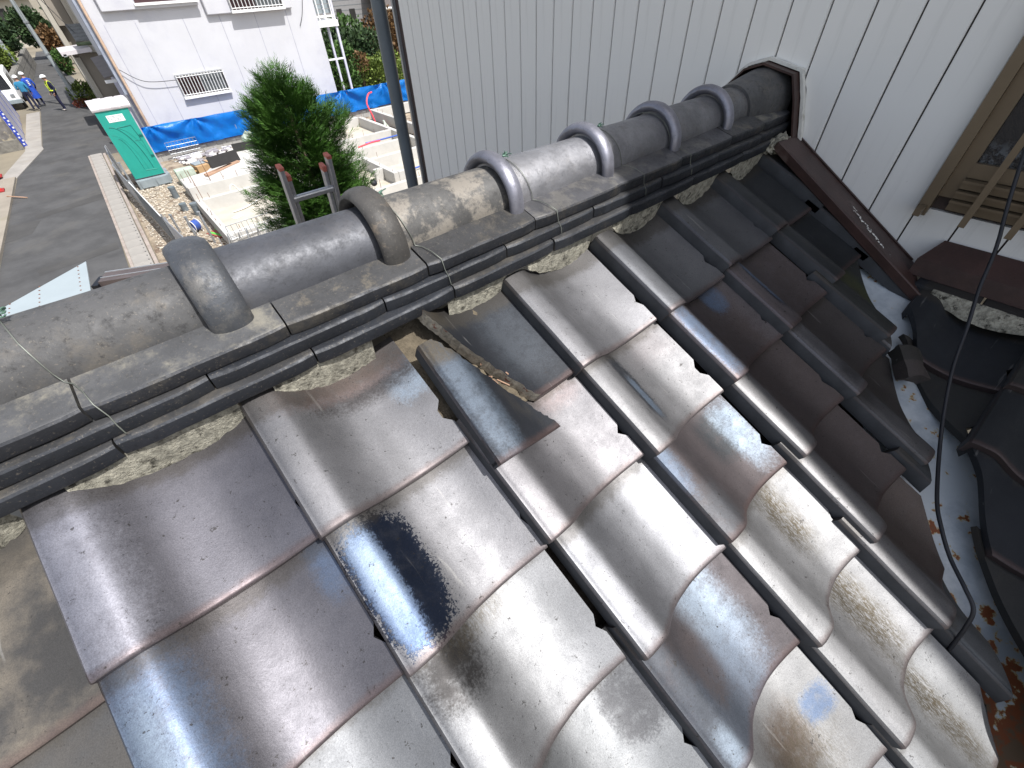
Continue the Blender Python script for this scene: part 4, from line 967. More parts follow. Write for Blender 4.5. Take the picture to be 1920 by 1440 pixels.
# hose reel
hr = empty('hose_reel', (.78, 15.6, 0), rz=R(25), label='blue hose wound on a small white reel beside the fence', cat='hose reel')
bm = bmesh.new()
for q in range(5): tube(bm, [(-.07+.035*q, .13*math.cos(t), .2+.13*math.sin(t)) for t in [i*math.pi/12 for i in range(25)]], .017, 6)
finish(bm, 'hose', M['pex_b'], hr, 50)
bm = bmesh.new()
for x in (-.1, .1): tube(bm, [(x, .16*math.cos(t), .2+.16*math.sin(t)) for t in [i*math.pi/12 for i in range(25)]], .012, 6); tube(bm, [(x, -.1, 0), (x, 0, .2), (x, .1, 0)], .012, 6)
finish(bm, 'frame', M['paint'], hr, 50)
bm = bmesh.new(); box(bm, -.35, .35, -.3, .3, 0, .05); 
o = empty('striped_mat', (1.35, 15.0, .01), rz=.4, label='red and green striped sheet lying near the hose reel', cat='sheet')
finish(bm, 'sheet', simple('red_sheet', (.35, .10, .08), .8), o)
for q in range(3):
    bm = bmesh.new(); box(bm, -.3+.22*q, -.22+.22*q, -.3, .3, .0505, .056); finish(bm, 'stripe', simple('green_stripe', (.12, .5, .08), .7), o)
# fence along the road side of the lot
def fence_panel(p, q, h, name, mat, label, corr=False, z0=.05, group=None):
    p = Vector((*p, 0)); q = Vector((*q, 0)); d = (q-p); L_ = d.length; rz = math.atan2(d.y, d.x)
    o = empty(name, p, rz, label=label, cat='fence panel', group=group)
    bm = bmesh.new()
    if corr:
        n = int(L_/.04); vs = []
        for i in range(n+1):
            x = L_*i/n; y = .018*math.sin(i*math.pi/2+.5); vs.append((bm.verts.new((x, y, z0)), bm.verts.new((x, y, h))))
        for i in range(n): bm.faces.new((vs[i][0], vs[i+1][0], vs[i+1][1], vs[i][1]))
        bmesh.ops.solidify(bm, geom=bm.faces[:], thickness=.004)
    else: box(bm, 0, L_, -.006, .006, z0, h)
    finish(bm, 'sheet', mat, o)
    for x in (.0, L_):
        bm = bmesh.new(); tube(bm, [(x, .03, 0), (x, .03, h+.04)], .02, 8); finish(bm, 'post', M['galv'], o)
    bm = bmesh.new(); tube(bm, [(0, 0, h), (L_, 0, h)], .016, 6); finish(bm, 'top_rail', M['paint'] if corr else M['aludull'], o)
    return o
G_ = 'fence panels along the lot'
fence_panel((-.16, 24.0), (-.22, 21.3), .95, 'fence_panel', M['glass'] if False else M['pipe2'], 'dark sheet fence panel behind the portable toilet', group=G_)
fence_panel((-.26, 21.0), (-.12, 18.6), .95, 'fence_panel', M['galv'], 'grey sheet fence panel in front of the toilet door', group=G_)
fence_panel((-.10, 18.5), (.12, 14.7), .95, 'fence_panel', M['galv'], 'corrugated fence panel with a white wavy top edge', True, group=G_)
o = fence_panel((.16, 14.5), (.40, 11.4), .92, 'fence_panel', simple('scuffed_sheet', (.40, .41, .43), .5, .2, .15, 4), 'scuffed pale grey fence panel nearest the ridge', group=G_)
for k, (x, y, h) in enumerate(((-.05, 19.7, 1.25), (.36, 15.9, .55), (.62, 14.6, .8), (.95, 14.4, .9))):
    bm = bmesh.new(); tube(bm, [(0, 0, 0), (0, 0, h)], .03, 10); tube(bm, [(0, 0, h-.02), (0, 0, h+.012)], .042, 10)
    single(bm, 'steel_post', M['galv'], (x, y, 0), ('tall steel post standing before the toilet door', 'short steel post on the gravel behind the wavy fence', 'steel post beside the blue hose reel', 'steel post to the right of the hose reel')[k], 'post', 40)

# ================================================================== FOLIAGE
def leafcloud(bm, lay, fn, n, size, rnd, up=.3, elong=1.0):
    for k in range(n):
        p, out = fn(rnd); tone = rnd.random()**2*.8
        d = (out + Vector((rnd.uniform(-1, 1), rnd.uniform(-1, 1), rnd.uniform(-1, 1)))*.8 + Vector((0, 0, up))).normalized()
        s = d.orthogonal().normalized(); s.rotate(Matrix.Rotation(rnd.uniform(0, 6.28), 3, d)); z = rnd.uniform(.6, 1.3)*size
        a = [bm.verts.new(p+s*z*.35), bm.verts.new(p+d*z*.55*elong), bm.verts.new(p-s*z*.35), bm.verts.new(p-d*z*.45*elong)]
        for v in a: v[lay] = tone
        bm.faces.new(a)
def ell_fn(blobs):
    tot = sum(b[3]*b[4] for b in blobs)
    def f(rnd):
        b = rnd.choices(blobs, weights=[x[3]*x[4]*x[5] for x in blobs])[0]
        while True:
            d = Vector((rnd.gauss(0, 1), rnd.gauss(0, 1), rnd.gauss(0, 1)))
            if d.length > .01: break
        d.normalize(); r = .45+.6*rnd.random()**.5; r *= 1+.25*N3(d*2.2+Vector(b[:3]), 1.6)
        return Vector((b[0]+d.x*b[3]*r, b[1]+d.y*b[4]*r, b[2]+d.z*b[5]*r)), d
    return f
def plant(name, loc, blobs, n, size, mat, label, cat, trunk=None, seed=1, elong=1.0, group=None, up=.3):
    o = empty(name, loc, label=label, cat=cat, group=group); rnd = random.Random(seed)
    bm = bmesh.new(); lay = bm.verts.layers.float.new('tone'); leafcloud(bm, lay, ell_fn(blobs), n, size, rnd, up, elong)
    finish(bm, 'crown' if trunk else 'foliage', mat, o, recalc=False)
    if trunk:
        bm = bmesh.new(); tube(bm, [(0, 0, 0), (.03, 0, trunk[1]*.5), (0, .02, trunk[1])], trunk[0], 8, trunk[0]*.4)
        for q in range(6):
            a = q*1.05+seed; z = trunk[1]*(.45+.09*q); l = trunk[1]*.3
            tube(bm, [(0, 0, z), (math.cos(a)*l*.5, math.sin(a)*l*.5, z+l*.45), (math.cos(a)*l, math.sin(a)*l, z+l*.7)], trunk[0]*.4, 6, trunk[0]*.1)
        finish(bm, 'trunk', M['bark'], o, 60)
    else:
        bm = bmesh.new()
        for q in range(7):
            a = q*.9; b = blobs[q % len(blobs)]; tube(bm, [(b[0]*.6, b[1]*.6, 0), (b[0]+.3*b[3]*math.cos(a), b[1]+.3*b[4]*math.sin(a), b[2])], .02, 5, .006)
        finish(bm, 'stem', M['bark'], o, 60)
    return o
# conifer close behind the ridge: upswept flat sprays
con = empty('conifer', (2.02, 7.0, 0), label='bushy green conifer rising behind the ridge and ladder', cat='tree')
bm = bmesh.new(); lay = bm.verts.layers.float.new('tone'); rnd = random.Random(11)
prof = [(1.4, .40), (2.0, .66), (2.6, .76), (3.1, .80), (3.5, .78), (3.85, .66), (4.15, .48), (4.40, .20), (4.60, .05)]
def rad(z):
    for (a, ra), (b, rb_) in zip(prof, prof[1:]):
        if a <= z <= b: return ra+(rb_-ra)*(z-a)/(b-a)
    return .05
def frond(p, d, L_, tone):
    d = d.normalized(); s = d.cross(Vector((rnd.uniform(-.5, .5), rnd.uniform(-.5, .5), 1))).normalized(); n = s.cross(d)
    prev = p
    for q in range(5):
        t = (q+1)/5; c = p+d*L_*t+n*(.10*L_*t*t)
        wl = L_*.36*(1-t*.7)
        for sg in (-1, 1):
            tip = c + s*sg*wl + d*wl*.9 + n*rnd.uniform(-.02, .03)
            a = [bm.verts.new(prev), bm.verts.new(prev.lerp(tip, .5)+d*wl*.26), bm.verts.new(tip), bm.verts.new(prev.lerp(tip, .5)-d*wl*.26)]
            tn = min(1, tone+.5*t*tone+rnd.uniform(0, .15))
            for v in a: v[lay] = tn
            bm.faces.new(a)
        prev = c
for c_ in range(1500):
    z = 1.4+3.1*rnd.random()
    while rnd.random() > (rad(z)/.8)**.8: z = 1.4+3.1*rnd.random()
    th = rnd.uniform(0, 2*math.pi); rr = rad(z)
    lob = 1+.45*noise.noise(Vector((math.cos(th)*1.5, math.sin(th)*1.5, z*2.2)))+.22*rnd.uniform(-1, 1)
    f = .1+.9*rnd.random()**.6; o_ = Vector((math.cos(th), math.sin(th), 0)); p = o_*rr*lob*f*.76+Vector((0, 0, z-.1))
    d = (o_*(1.0-.2*(z-1.4)/3.2)+Vector((0, 0, .25+.45*rnd.random()+max(0, z-3.6)*1.0))).normalized(); tc = rnd.random()**1.6*(f > .6)
    sd_ = d.cross(Vector((0, 0, 1))).normalized()
    for q in range(17):
        a = rnd.uniform(-1, 1); t = rnd.uniform(-.2, .9); pp = p + d*.22*t + sd_*a*.10 + Vector((0, 0, rnd.uniform(-.05, .05)))
        frond(pp, d + sd_*a*1.1 + Vector((rnd.uniform(-.3, .3), rnd.uniform(-.3, .3), rnd.uniform(-.35, .25))), rnd.uniform(.09, .17), (.05+.5*rnd.random())*tc*(t > .2)+.02)
finish(bm, 'crown', M['conifer'], con, recalc=False)
bm = bmesh.new(); tube(bm, [(0, 0, 0), (.04, 0, 2), (0, 0, 4.4)], .09, 10, .015)
for q in range(26):
    a = q*2.4; z = 1.3+.11*q; r = rad(min(z, 4.6))*.7; tube(bm, [(0, 0, z-.2), (math.cos(a)*r*.6, math.sin(a)*r*.6, z), (math.cos(a)*r, math.sin(a)*r, z+.15)], .018, 5, .004)
finish(bm, 'trunk', M['bark'], con, 60)

# ================================================================== WHITE HOUSE ACROSS THE LOT
wh = empty('white_house', (1.42, 25.5, 0), label='large white rendered house behind the blue tarp', cat='house')
WM = Matrix.Translation((-1.42, -25.5, 0))
def whp(bm, name, mat, smooth=None, parent=None):
    o = finish(bm, name, mat, parent or wh, smooth)
    if not parent: o.matrix_local = WM
    return o
bm = bmesh.new(); box(bm, 1.68, 10.06, 25.5, 33, 0, 6.6); whp(bm, 'wall', M['white'])
bm = bmesh.new()
for x in (1.95, 2.95, 4.6, 5.95, 7.35, 8.7): box(bm, x, x+.025, 25.4965, 25.5, 0, 4.3)
whp(bm, 'render_seam', M['seam'])
bm = bmesh.new(); box(bm, 2.1, 5.35, 25.32, 25.4999, 4.66, 6.6); bev(bm, .02); whp(bm, 'upper_bay', M['white'])
bm = bmesh.new(); box(bm, 5.53, 9.0, 25.34, 25.4999, 4.33, 6.6); bev(bm, .03); whp(bm, 'upper_bay', M['white'])
def bars_window(x0, x1, z0, z1, nb, yy, sill=True, dark=(.035, .02, .022)):
    f = empty('window'); f.parent = wh; f.matrix_local = WM
    def wp(bm, n, m): finish(bm, n, m, f)
    bm = bmesh.new(); box(bm, x0, x1, yy-.012, yy-.001, z0, z1); wp(bm, 'pane', NB('dark_room').out(dark, .2, 0, .4))
    xm = lerp(x0, x1, .48)
    bm = bmesh.new(); box(bm, xm, x1-.03, yy-.016, yy-.0125, z0+.03, z1-.03); wp(bm, 'sash', simple('grey_sash', (.09, .10, .105), .4))
    bm = bmesh.new(); box(bm, x0-.03, x1+.03, yy-.05, yy-.002, z1, z1+.05); box(bm, x0-.03, x0, yy-.05, yy-.002, z0, z1); box(bm, x1, x1+.03, yy-.05, yy-.002, z0, z1); wp(bm, 'frame', M['alu'])
    bm = bmesh.new(); box(bm, x0-.05, x1+.05, yy-.16, yy-.002, z0-.09, z0-.001); wp(bm, 'sill', M['paint'])
    for q in range(nb+1):
        x = lerp(x0, x1, q/nb); bm = bmesh.new(); tube(bm, [(x, yy-.13, z0-.0), (x, yy-.13, z1+.03)], .013, 6); wp(bm, 'bar', M['paint'])
    for z in (z0+.06, z1-.03):
        bm = bmesh.new(); tube(bm, [(x0, yy-.145, z), (x1, yy-.145, z)], .014, 6); wp(bm, 'rail', M['paint'])
bars_window(3.42, 5.22, 1.85, 2.55, 15, 25.5)
bars_window(6.5, 8.6, 4.42, 5.6, 14, 25.339)
f = empty('window'); f.parent = wh; f.matrix_local = WM
bm = bmesh.new(); box(bm, 3.25, 5.3, 25.29, 25.319, 4.84, 6.0); finish(bm, 'pane', simple('brown_shutter', (.06, .025, .03), .5), f)
bm = bmesh.new(); box(bm, 3.2, 5.4, 25.22, 25.319, 4.76, 4.838); finish(bm, 'sill', M['paint'], f)
bm = bmesh.new(); tube(bm, [(1.62, 25.42, 0), (1.62, 25.42, 6.5)], .05, 10); whp(bm, 'downpipe', simple('tan_pipe', (.50, .36, .26), .5), 40)
bm = bmesh.new(); box(bm, 1.44, 1.68, 25.55, 25.95, 2.2, 6.6); whp(bm, 'side_return', simple('blue_grey_board', (.30, .33, .40), .7))
bm = bmesh.new(); tube(bm, curve([(1.68, 25.40, 3.0), (2.3, 25.36, 2.55), (3.4, 25.36, 2.45)], 8), .012, 5); whp(bm, 'service_cable', M['black'])
bm = bmesh.new(); tube(bm, curve([(9.6, 25.45, 4.6), (9.4, 25.45, 4.1), (9.15, 25.46, 3.7)], 6), .012, 5); whp(bm, 'loose_cable', M['black'])
# steel balcony frame at its right corner
bf = empty('balcony_frame', (10.1, 26.4, 0), label='grey steel balcony frame with railing at the corner of the white house', cat='balcony')
for (x, y) in ((1.2, .1), (1.2, 1.2)):
    bm = bmesh.new(); box(bm, x-.05, x+.05, y-.05, y+.05, 0, 5.6); finish(bm, 'post', M['lav'], bf)
bm = bmesh.new(); box(bm, -.02, .06, .0, .08, 0, 2.9); finish(bm, 'post', M['lav'], bf)
bm = bmesh.new(); box(bm, -.02, 1.3, .0, 1.3, 3.5, 3.74); finish(bm, 'deck', M['paint'], bf)
bm = bmesh.new(); box(bm, .35, 1.15, .05, .13, 2.2, 2.27); finish(bm, 'brace', M['paint'], bf)
bm = bmesh.new(); box(bm, .1, 1.15, .05, .12, 3.85, 3.93); finish(bm, 'rail', M['paint'], bf)
for q in range(4):
    bm = bmesh.new(); box(bm, .1+.33*q, .14+.33*q, .06, .1, 3.74, 5.5); finish(bm, 'baluster', M['paint'], bf)
for q in range(10):
    bm = bmesh.new(); box(bm, .12, 1.12, .2, .24, 4.0+.17*q, 4.14+.17*q); finish(bm, 'screen_slat', M['greypl'], bf)
# lean-to at the left corner
lt = empty('lean_to', (1.15, 26.6, 0), label='small lean-to with brown sheet roof and gutter at the left corner of the white house', cat='shed')
bm = bmesh.new(); box(bm, .35, .56, .2, 3, 0, 2.55); finish(bm, 'wall', simple('lavender_wall', (.44, .43, .52), .85), lt)
bm = bmesh.new(); prism(bm, [(-.02, 0), (.56, 0), (.56, 3.2), (.1, 3.2)], 0, .05, Matrix.Translation((0, 0, 2.66)) @ Matrix.Rotation(R(-8), 4, 'Y') @ Matrix.Rotation(R(7), 4, 'X')); finish(bm, 'roof', M['roofb'], lt)
bm = bmesh.new(); box(bm, -.06, .6, -.10, -.0, 2.52, 2.62); finish(bm, 'gutter', M['paint'], lt)
bm = bmesh.new(); tube(bm, [(.36, -.05, 2.52), (.36, -.05, 0)], .035, 8); finish(bm, 'downpipe', M['paint'], lt)
# older beige house further up the street
oh = empty('old_house', (.7, 33, 0), label='older beige house with grey tiled roofs and steps beyond the white house', cat='house')
def ohp(n, m, *b, M_=None):
    bm = bmesh.new(); box(bm, *b, M_); o = finish(bm, n, m, oh); return o
ohp('wall', M['beige'], .15, 4, 5, 12, 0, 7)
ohp('wall', M['cream'], 1.1, 4, 1, 4.99, 0, 6.5)
ohp('corner_post', M['cream'], .05, .28, 4.7, 4.99, 0, 7)
ohp('corner_post', M['cream'], .93, 1.098, 3.6, 4.2, 2.6, 7)
ohp('panel', M['beige'], .3, .92, 4.6, 4.68, 3.9, 7)
ohp('porch_wall', M['beige'], .25, 1.1, .4, .6, 1.0, 3.0)
ohp('porch_wall', M['cream'], .05, .24, .3, 2.5, .8, 2.9)
ohp('doorway', M['ply'], 1.12, 1.5, .36, .985, 1.3, 2.85)
ohp('door_post', M['cream'], .98, 1.11, .2, .36, .9, 2.9)
ohp('porch_roof', M['roofw'], -.22, 1.0, -.2, 2.6, 3.05, 3.2, M_=Matrix.Rotation(R(-3), 4, 'Y'))
ohp('gutter', M['alu'], -.32, -.2, -.2, 2.7, 3.0, 3.1)
for q in range(6): ohp('step', M['conc'], -.1+.12*q, 1.2, -.3+.0*q, .3, .0+.16*q, .16+.16*q)
ohp('stair_wall', simple('dark_rail', (.08, .08, .09), .8), -.15, -.05, -1.6, .3, .3, 1.0)
for q in range(7):
    for c in range(5):
        bm = bmesh.new(); box(bm, 0, .28, 0, .3, 0, .03); bev(bm, .008)
        o = finish(bm, 'roof_tile', M['roofg'], oh); o.matrix_local = Matrix.Translation((.45+.27*q, .1, 3.42)) @ Matrix.Rotation(R(24), 4, 'X') @ Matrix.Translation((0, .3*c, .012*(5-c)))
bm = bmesh.new(); tube(bm, [(.4, .08, 3.39), (2.5, .08, 3.39)], .07, 8); finish(bm, 'eave_ridge', simple('mossy_tile', (.11, .14, .08), .9, var=.3, scale=5), oh)
ohp('fence', M['stone'], -.5, -.4, -2, 3, 0, .9)
# grey house behind the bushes on the right
gh = empty('grey_house', (17, 40, 0), label='grey sided house half hidden by bushes behind the balcony', cat='house')
bm = bmesh.new(); box(bm, -2, 3.4, 0, 6, 0, 8); finish(bm, 'wall', simple('grey_siding', (.24, .235, .235), .8, var=.05), gh)
for q in range(17):
    bm = bmesh.new(); box(bm, -2, 3.4, -.012, 0, .25+.28*q, .27+.28*q); finish(bm, 'siding_joint', M['pipe2'], gh)
for (x0, x1, z0, z1) in ((.35, .75, 2.55, 3.45), (1.35, 1.8, 2.6, 3.4)):
    bm = bmesh.new(); box(bm, x0, x1, -.03, -.013, z0, z1); o = finish(bm, 'window', M['ply'], gh)
bm = bmesh.new(); box(bm, 1.9, 2.4, -.3, -.02, 1.6, 2.6); finish(bm, 'meter_box', simple('meter_grey', (.17, .17, .165), .7), gh)
bh = empty('brown_house', (22, 38, 0), label='dark brown timber house with small tiled eave at the far right', cat='house')
bm = bmesh.new(); box(bm, -1.6, 4, .3, 5, 0, 3.4); finish(bm, 'wall', simple('dark_timber', (.07, .045, .035), .9), bh)
bm = bmesh.new(); extr(bm, [(-.9, 3.35), (-.9, 3.45), (2, 4.6), (2, 4.4)], -2.4, 4); finish(bm, 'roof', simple('brown_slate', (.10, .085, .08), .8), bh)
bm = bmesh.new(); tube(bm, [(-2.4, -.95, 3.38), (4, -.95, 3.38)], .07, 8); finish(bm, 'gutter', M['paint'], bh)
bm = bmesh.new(); tube(bm, [(-1.2, -.2, 0), (-1.2, -.2, 3.3)], .05, 8); finish(bm, 'downpipe', M['paint'], bh)
# bushes behind the tarp on the right
B_ = 'bushes behind the blue tarp'
for k, (x, y, bl, n, sz, mt, lab) in enumerate((
    (11.6, 28.5, [(0, 0, .9, 1.1, 1.1, 1.0), (.5, .3, 1.9, .9, .9, .8)], 3800, .17, 'leaf1', 'mid green bush pressed against the balcony post'),
    (14.3, 28.6, [(0, 0, .9, 1.5, 1.2, .9), (-.8, 0, 1.2, .8, .8, .7), (.6, .1, 1.5, .8, .8, .6)], 5200, .15, 'leaf2', 'bright yellow green bush right behind the tarp'),
    (13.0, 31.0, [(0, 0, 1.6, 2.2, 1.3, 1.6), (1.8, 0, 1.6, 1.5, 1.2, 1.4)], 5200, .2, 'leafd', 'dark green thicket behind the yellow green bush'),
    (17.0, 32.5, [(0, 0, 1.8, 1.6, 1.4, 1.9), (1.2, 0, 2.4, 1.2, 1.0, 1.0)], 4200, .2, 'leafb', 'brownish bush below the tiled eave at the right'),
    (14.7, 33.5, [(0, 0, 2.0, 1.6, 1.2, 1.5)], 2600, .2, 'leaf1', 'leafy shrub in front of the grey house meter box'))):
    plant('bush', (x, y, 0), bl, n, sz, M[mt], lab, 'bush', None, 30+k, group=B_)
plant('withered_shrub', (12.9, 28.3, 0), [(0, 0, 1.7, .5, .5, .5)], 350, .14, M['leafb'], 'reddish withered shrub between the green bushes', 'bush', None, 41)
# street side: shrub at the lean-to, hedges and trees up the street
plant('shrub', (.35, 41.5, 0), [(0, 0, .55, .75, 1.0, .65), (.8, .2, .6, .6, .8, .6)], 3000, .13, M['leaf2'], 'green shrub with reddish base beside the street past the toilet', 'shrub', None, 51)
plant('shrub', (.1, 41.0, 0), [(0, 0, .2, .6, .6, .25)], 700, .10, simple('red_leaf', (.20, .05, .03), .7), 'low red leaved ground shrub at the edge of the road', 'shrub', None, 52)
plant('roadside_tree', (-3.4, 62, 0), [(0, 0, 2.6, 1.9, 1.9, 1.4), (-1.2, 0, 2.0, 1.2, 1.2, 1.1)], 5200, .3, M['leafd'], 'dark tree at the left of the street behind the near pole', 'tree', (.16, 2.6), 53)
plant('roadside_tree', (-3.2, 55, 0), [(0, 0, 1.9, 1.0, 1.5, .8), (-.9, .5, 1.7, .9, 1.2, .8)], 3200, .24, M['leaf2'], 'lighter green tree hanging over the stone wall', 'tree', (.12, 1.8), 54)
plant('roadside_tree', (-.4, 74, 0), [(0, 0, 2.6, 1.5, 1.6, 1.5), (1.1, 0, 1.8, 1.0, 1.4, 1.3)], 4200, .3, M['leafd'], 'dark tree at the far end of the street', 'tree', (.16, 2.4), 55)
plant('roadside_tree', (.6, 66, 0), [(0, 0, 1.7, .9, 1.3, 1.2)], 2400, .26, M['leafb'], 'brownish tree in front of the far street trees', 'tree', (.14, 1.9), 56)
plant('shrub', (.35, 58, 0), [(0, 0, .9, .55, .8, .8)], 1500, .17, M['leaf1'], 'round green shrub by the brick planter', 'shrub', None, 57)
bm = bmesh.new(); box(bm, -.35, .5, -5, 4, 0, .75); single(bm, 'brick_planter', M['brick'], (.35, 66, 0), 'low red brick planter wall on the right of the street', 'wall')
sw = empty('stone_wall', (-2.6, 48, 0), label='grey stone retaining wall along the left side of the street', cat='wall')
bm = bmesh.new(); box(bm, -.3, 0, 0, 22, 0, 1.3, Matrix.Rotation(R(-2.5), 4, 'Z')); finish(bm, 'wall_core', M['stone'], sw)
rnd = random.Random(4)
for r_ in range(3):
    y = 0
    while y < 21.5:
        l = rnd.uniform(.5, .8); bm = bmesh.new(); box(bm, -.02, .05, y+.03, y+l-.03, .43*r_+.02, .43*r_+.41, Matrix.Rotation(R(-2.5), 4, 'Z')); finish(bm, 'stone', M['stone'], sw); y += l
# far backdrop of houses and trees at the street's end
fhs = empty('far_house', (-3.5, 92, 0), label='pale house with grey roof at the far end of the street', cat='house')
bm = bmesh.new(); box(bm, -3, 4.5, 0, 6, 0, 4.6); finish(bm, 'wall', M['cream'], fhs)
bm = bmesh.new(); extr(bm, [(-.7, 4.5), (3, 6.4), (6.7, 4.5)], -3.6, 5.1); finish(bm, 'roof', M['roofg'], fhs)
for x in (-1.8, .6, 2.6):
    bm = bmesh.new(); box(bm, x, x+1.1, -.04, -.002, 2.4, 3.7); finish(bm, 'window', M['ply'], fhs)
plant('far_trees', (8, 96, 0), [(0, 0, 3, 6, 3, 3), (9, 0, 3.4, 6, 3, 3.2)], 6000, .6, M['leafd'], 'line of dark trees closing the view beyond the houses', 'trees', None, 60)['kind'] = 'stuff'

# utility poles
def pole(loc, h, r, label, lean=0):
    o = empty('utility_pole', loc, label=label, cat='utility pole', group='utility poles along the street')
    bm = bmesh.new(); tube(bm, [(0, 0, 0), (lean, 0, h)], r, 14, r*.7); finish(bm, 'shaft', simple('pole_concrete', (.30, .33, .34), .8, var=.08, scale=3), o, 50)
    bm = bmesh.new()
    for z in (1.2, 2.6, 4.0): tube(bm, [(lean*z/h, 0, z), (lean*z/h, 0, z+.08)], r*1.06, 14)
    finish(bm, 'band', M['galv'], o, 50)
    bm = bmesh.new(); box(bm, -.6, .6, -.05, .05, h-1, h-.9); finish(bm, 'cross_arm', M['galv'], o)
pole((-.13, 41.0, 0), 8, .12, 'nearer concrete utility pole rising past the toilet roof', -.2)
pole((-2.45, 54.5, 0), 8, .17, 'farther thick utility pole at the left edge behind the workers', -.1)
# hoarding with blue posts
hd = empty('site_hoarding', (-3.0, 32.4, 0), rz=R(1.4), label='pale hoarding panels with dark blue joints along the left of the street', cat='fence')
y = 0
for k, wd in enumerate((2.9, 2.8, 2.95)):
    bm = bmesh.new(); box(bm, -.03, 0, y+.06, y+wd, .02, 1.95); bev(bm, .006); finish(bm, 'panel', M['lav'], hd)
    bm = bmesh.new(); box(bm, -.04, .012, y+wd+.003, y+wd+.057, 0, 1.97); finish(bm, 'joint_post', M['bluep'], hd); y += wd+.0
bm = bmesh.new(); box(bm, -.12, .03, -.12, .058, 0, 1.98); finish(bm, 'corner_post', M['bluep'], hd)
bm = bmesh.new()
for q in range(14): box(bm, .0305, .033, -.10+.06*(q % 2), -.03+.06*(q % 2), .08+.135*q, .15+.135*q); box(bm, -.08+.05*(q % 2), -.02+.05*(q % 2), -.123, -.1205, .08+.135*q, .15+.135*q)
finish(bm, 'white_check', M['paint'], hd)
lw = empty('retaining_wall', (-3.1, 31.4, 0), label='low grey retaining wall with a glazed screen at the left edge', cat='wall')
bm = bmesh.new(); prism(bm, [(0, .3), (-6, -.7), (-6, -.4), (0, .7)], 0, .42); finish(bm, 'wall_base', M['stone'], lw)
bm = bmesh.new(); prism(bm, [(0, .45), (-6, -.58), (-6, -.5), (0, .55)], .421, 1.9); finish(bm, 'screen', simple('murky_screen', (.15, .14, .13), .35, var=.4, scale=2.5, col2=(.36, .31, .22), f2=(.55, .6)), lw)
# truck
tk = empty('white_truck', (-3.55, 43.3, 0), label='white van parked nose out behind the hoarding panels', cat='van')
def tkp(n, m, sm=None, bv=.0, *b):
    bm = bmesh.new(); box(bm, *b)
    if bv: bev(bm, bv, 3)
    return finish(bm, n, m, tk, sm)
bm = bmesh.new(); extr(bm, [(0, .45), (-.02, .9), (.15, 1.0), (.75, 1.75), (1.0, 1.88), (4.4, 1.9), (4.5, 1.6), (4.5, .4), (0, .35)], -.8, .8); bev(bm, .05, 3); finish(bm, 'body', M['paint'], tk, 40)
bm = bmesh.new(); 
v = [bm.verts.new(p) for p in ((-.68, .17, 1.05), (.68, .17, 1.05), (.62, .68, 1.70), (-.62, .68, 1.70))]; bm.faces.new(v)
for q in v: q.co += Vector((0, -.035, .03))
bmesh.ops.solidify(bm, geom=bm.faces[:], thickness=.01); finish(bm, 'windscreen', M['glass'], tk)
tkp('side_window', M['glass'], None, 0, .795, .81, .8, 1.7, 1.15, 1.65); tkp('side_window', M['glass'], None, 0, .795, .81, 1.85, 3.2, 1.15, 1.65)
for x in (-.62, .42): tkp('headlight', M['galv'], None, .02, x, x+.2, -.05, .0, .68, .84)
tkp('bumper', M['greypl'], None, .02, -.8, .8, -.09, -.0, .35, .55); tkp('number_plate', M['hivis'], None, 0, -.17, .17, -.1, -.091, .42, .52)
for (x, y) in ((-.75, .75), (.75, .75), (-.75, 3.6), (.75, 3.6)):
    bm = bmesh.new(); tube(bm, [(x-.08, y, .29), (x+.08, y, .29)], .29, 20); wl = finish(bm, 'wheel', M['black'], tk, 40)
    bm = bmesh.new(); tube(bm, [(x-.085, y, .29), (x+.085, y, .29)], .16, 16); finish(bm, 'rim', M['galv'], wl, 40)
bm = bmesh.new(); box(bm, -.25, .25, -.02, .02, 1.2, 1.75); tube(bm, [(-.2, .03, 0), (-.2, .03, 1.3)], .03, 6); tube(bm, [(.2, .03, 0), (.2, .03, 1.3)], .03, 6)
single(bm, 'notice_board', simple('board_white', (.6, .65, .66), .6), (-3.35, 50.0, 0), 'small white notice board standing behind the van', 'sign')
# cones and stick
for k, (x, y) in enumerate(((-3.93, 24.75), (-4.02, 27.0))):
    o = empty('traffic_cone', (x, y, .081), label=('red traffic cone nearer the viewer on the concrete apron', 'red traffic cone farther along the left edge')[k], cat='traffic cone', group='traffic cones at the left edge')
    bm = bmesh.new(); box(bm, -.2, .2, -.2, .2, 0, .05); bev(bm, .015, 2); finish(bm, 'base', simple('dark_red', (.30, .02, .02), .6), o)
    bm = bmesh.new(); tube(bm, [(0, 0, .05), (0, 0, .68)], .14, 20, .03); finish(bm, 'body', M['red'], o, 50)
bm = bmesh.new(); tube(bm, [(-.26, .24, .105), (.26, -.22, .03)], .022, 6); single(bm, 'wooden_stick', M['wood'], (-3.40, 23.55, 0), 'short wooden stick lying across the apron edge', 'stick')

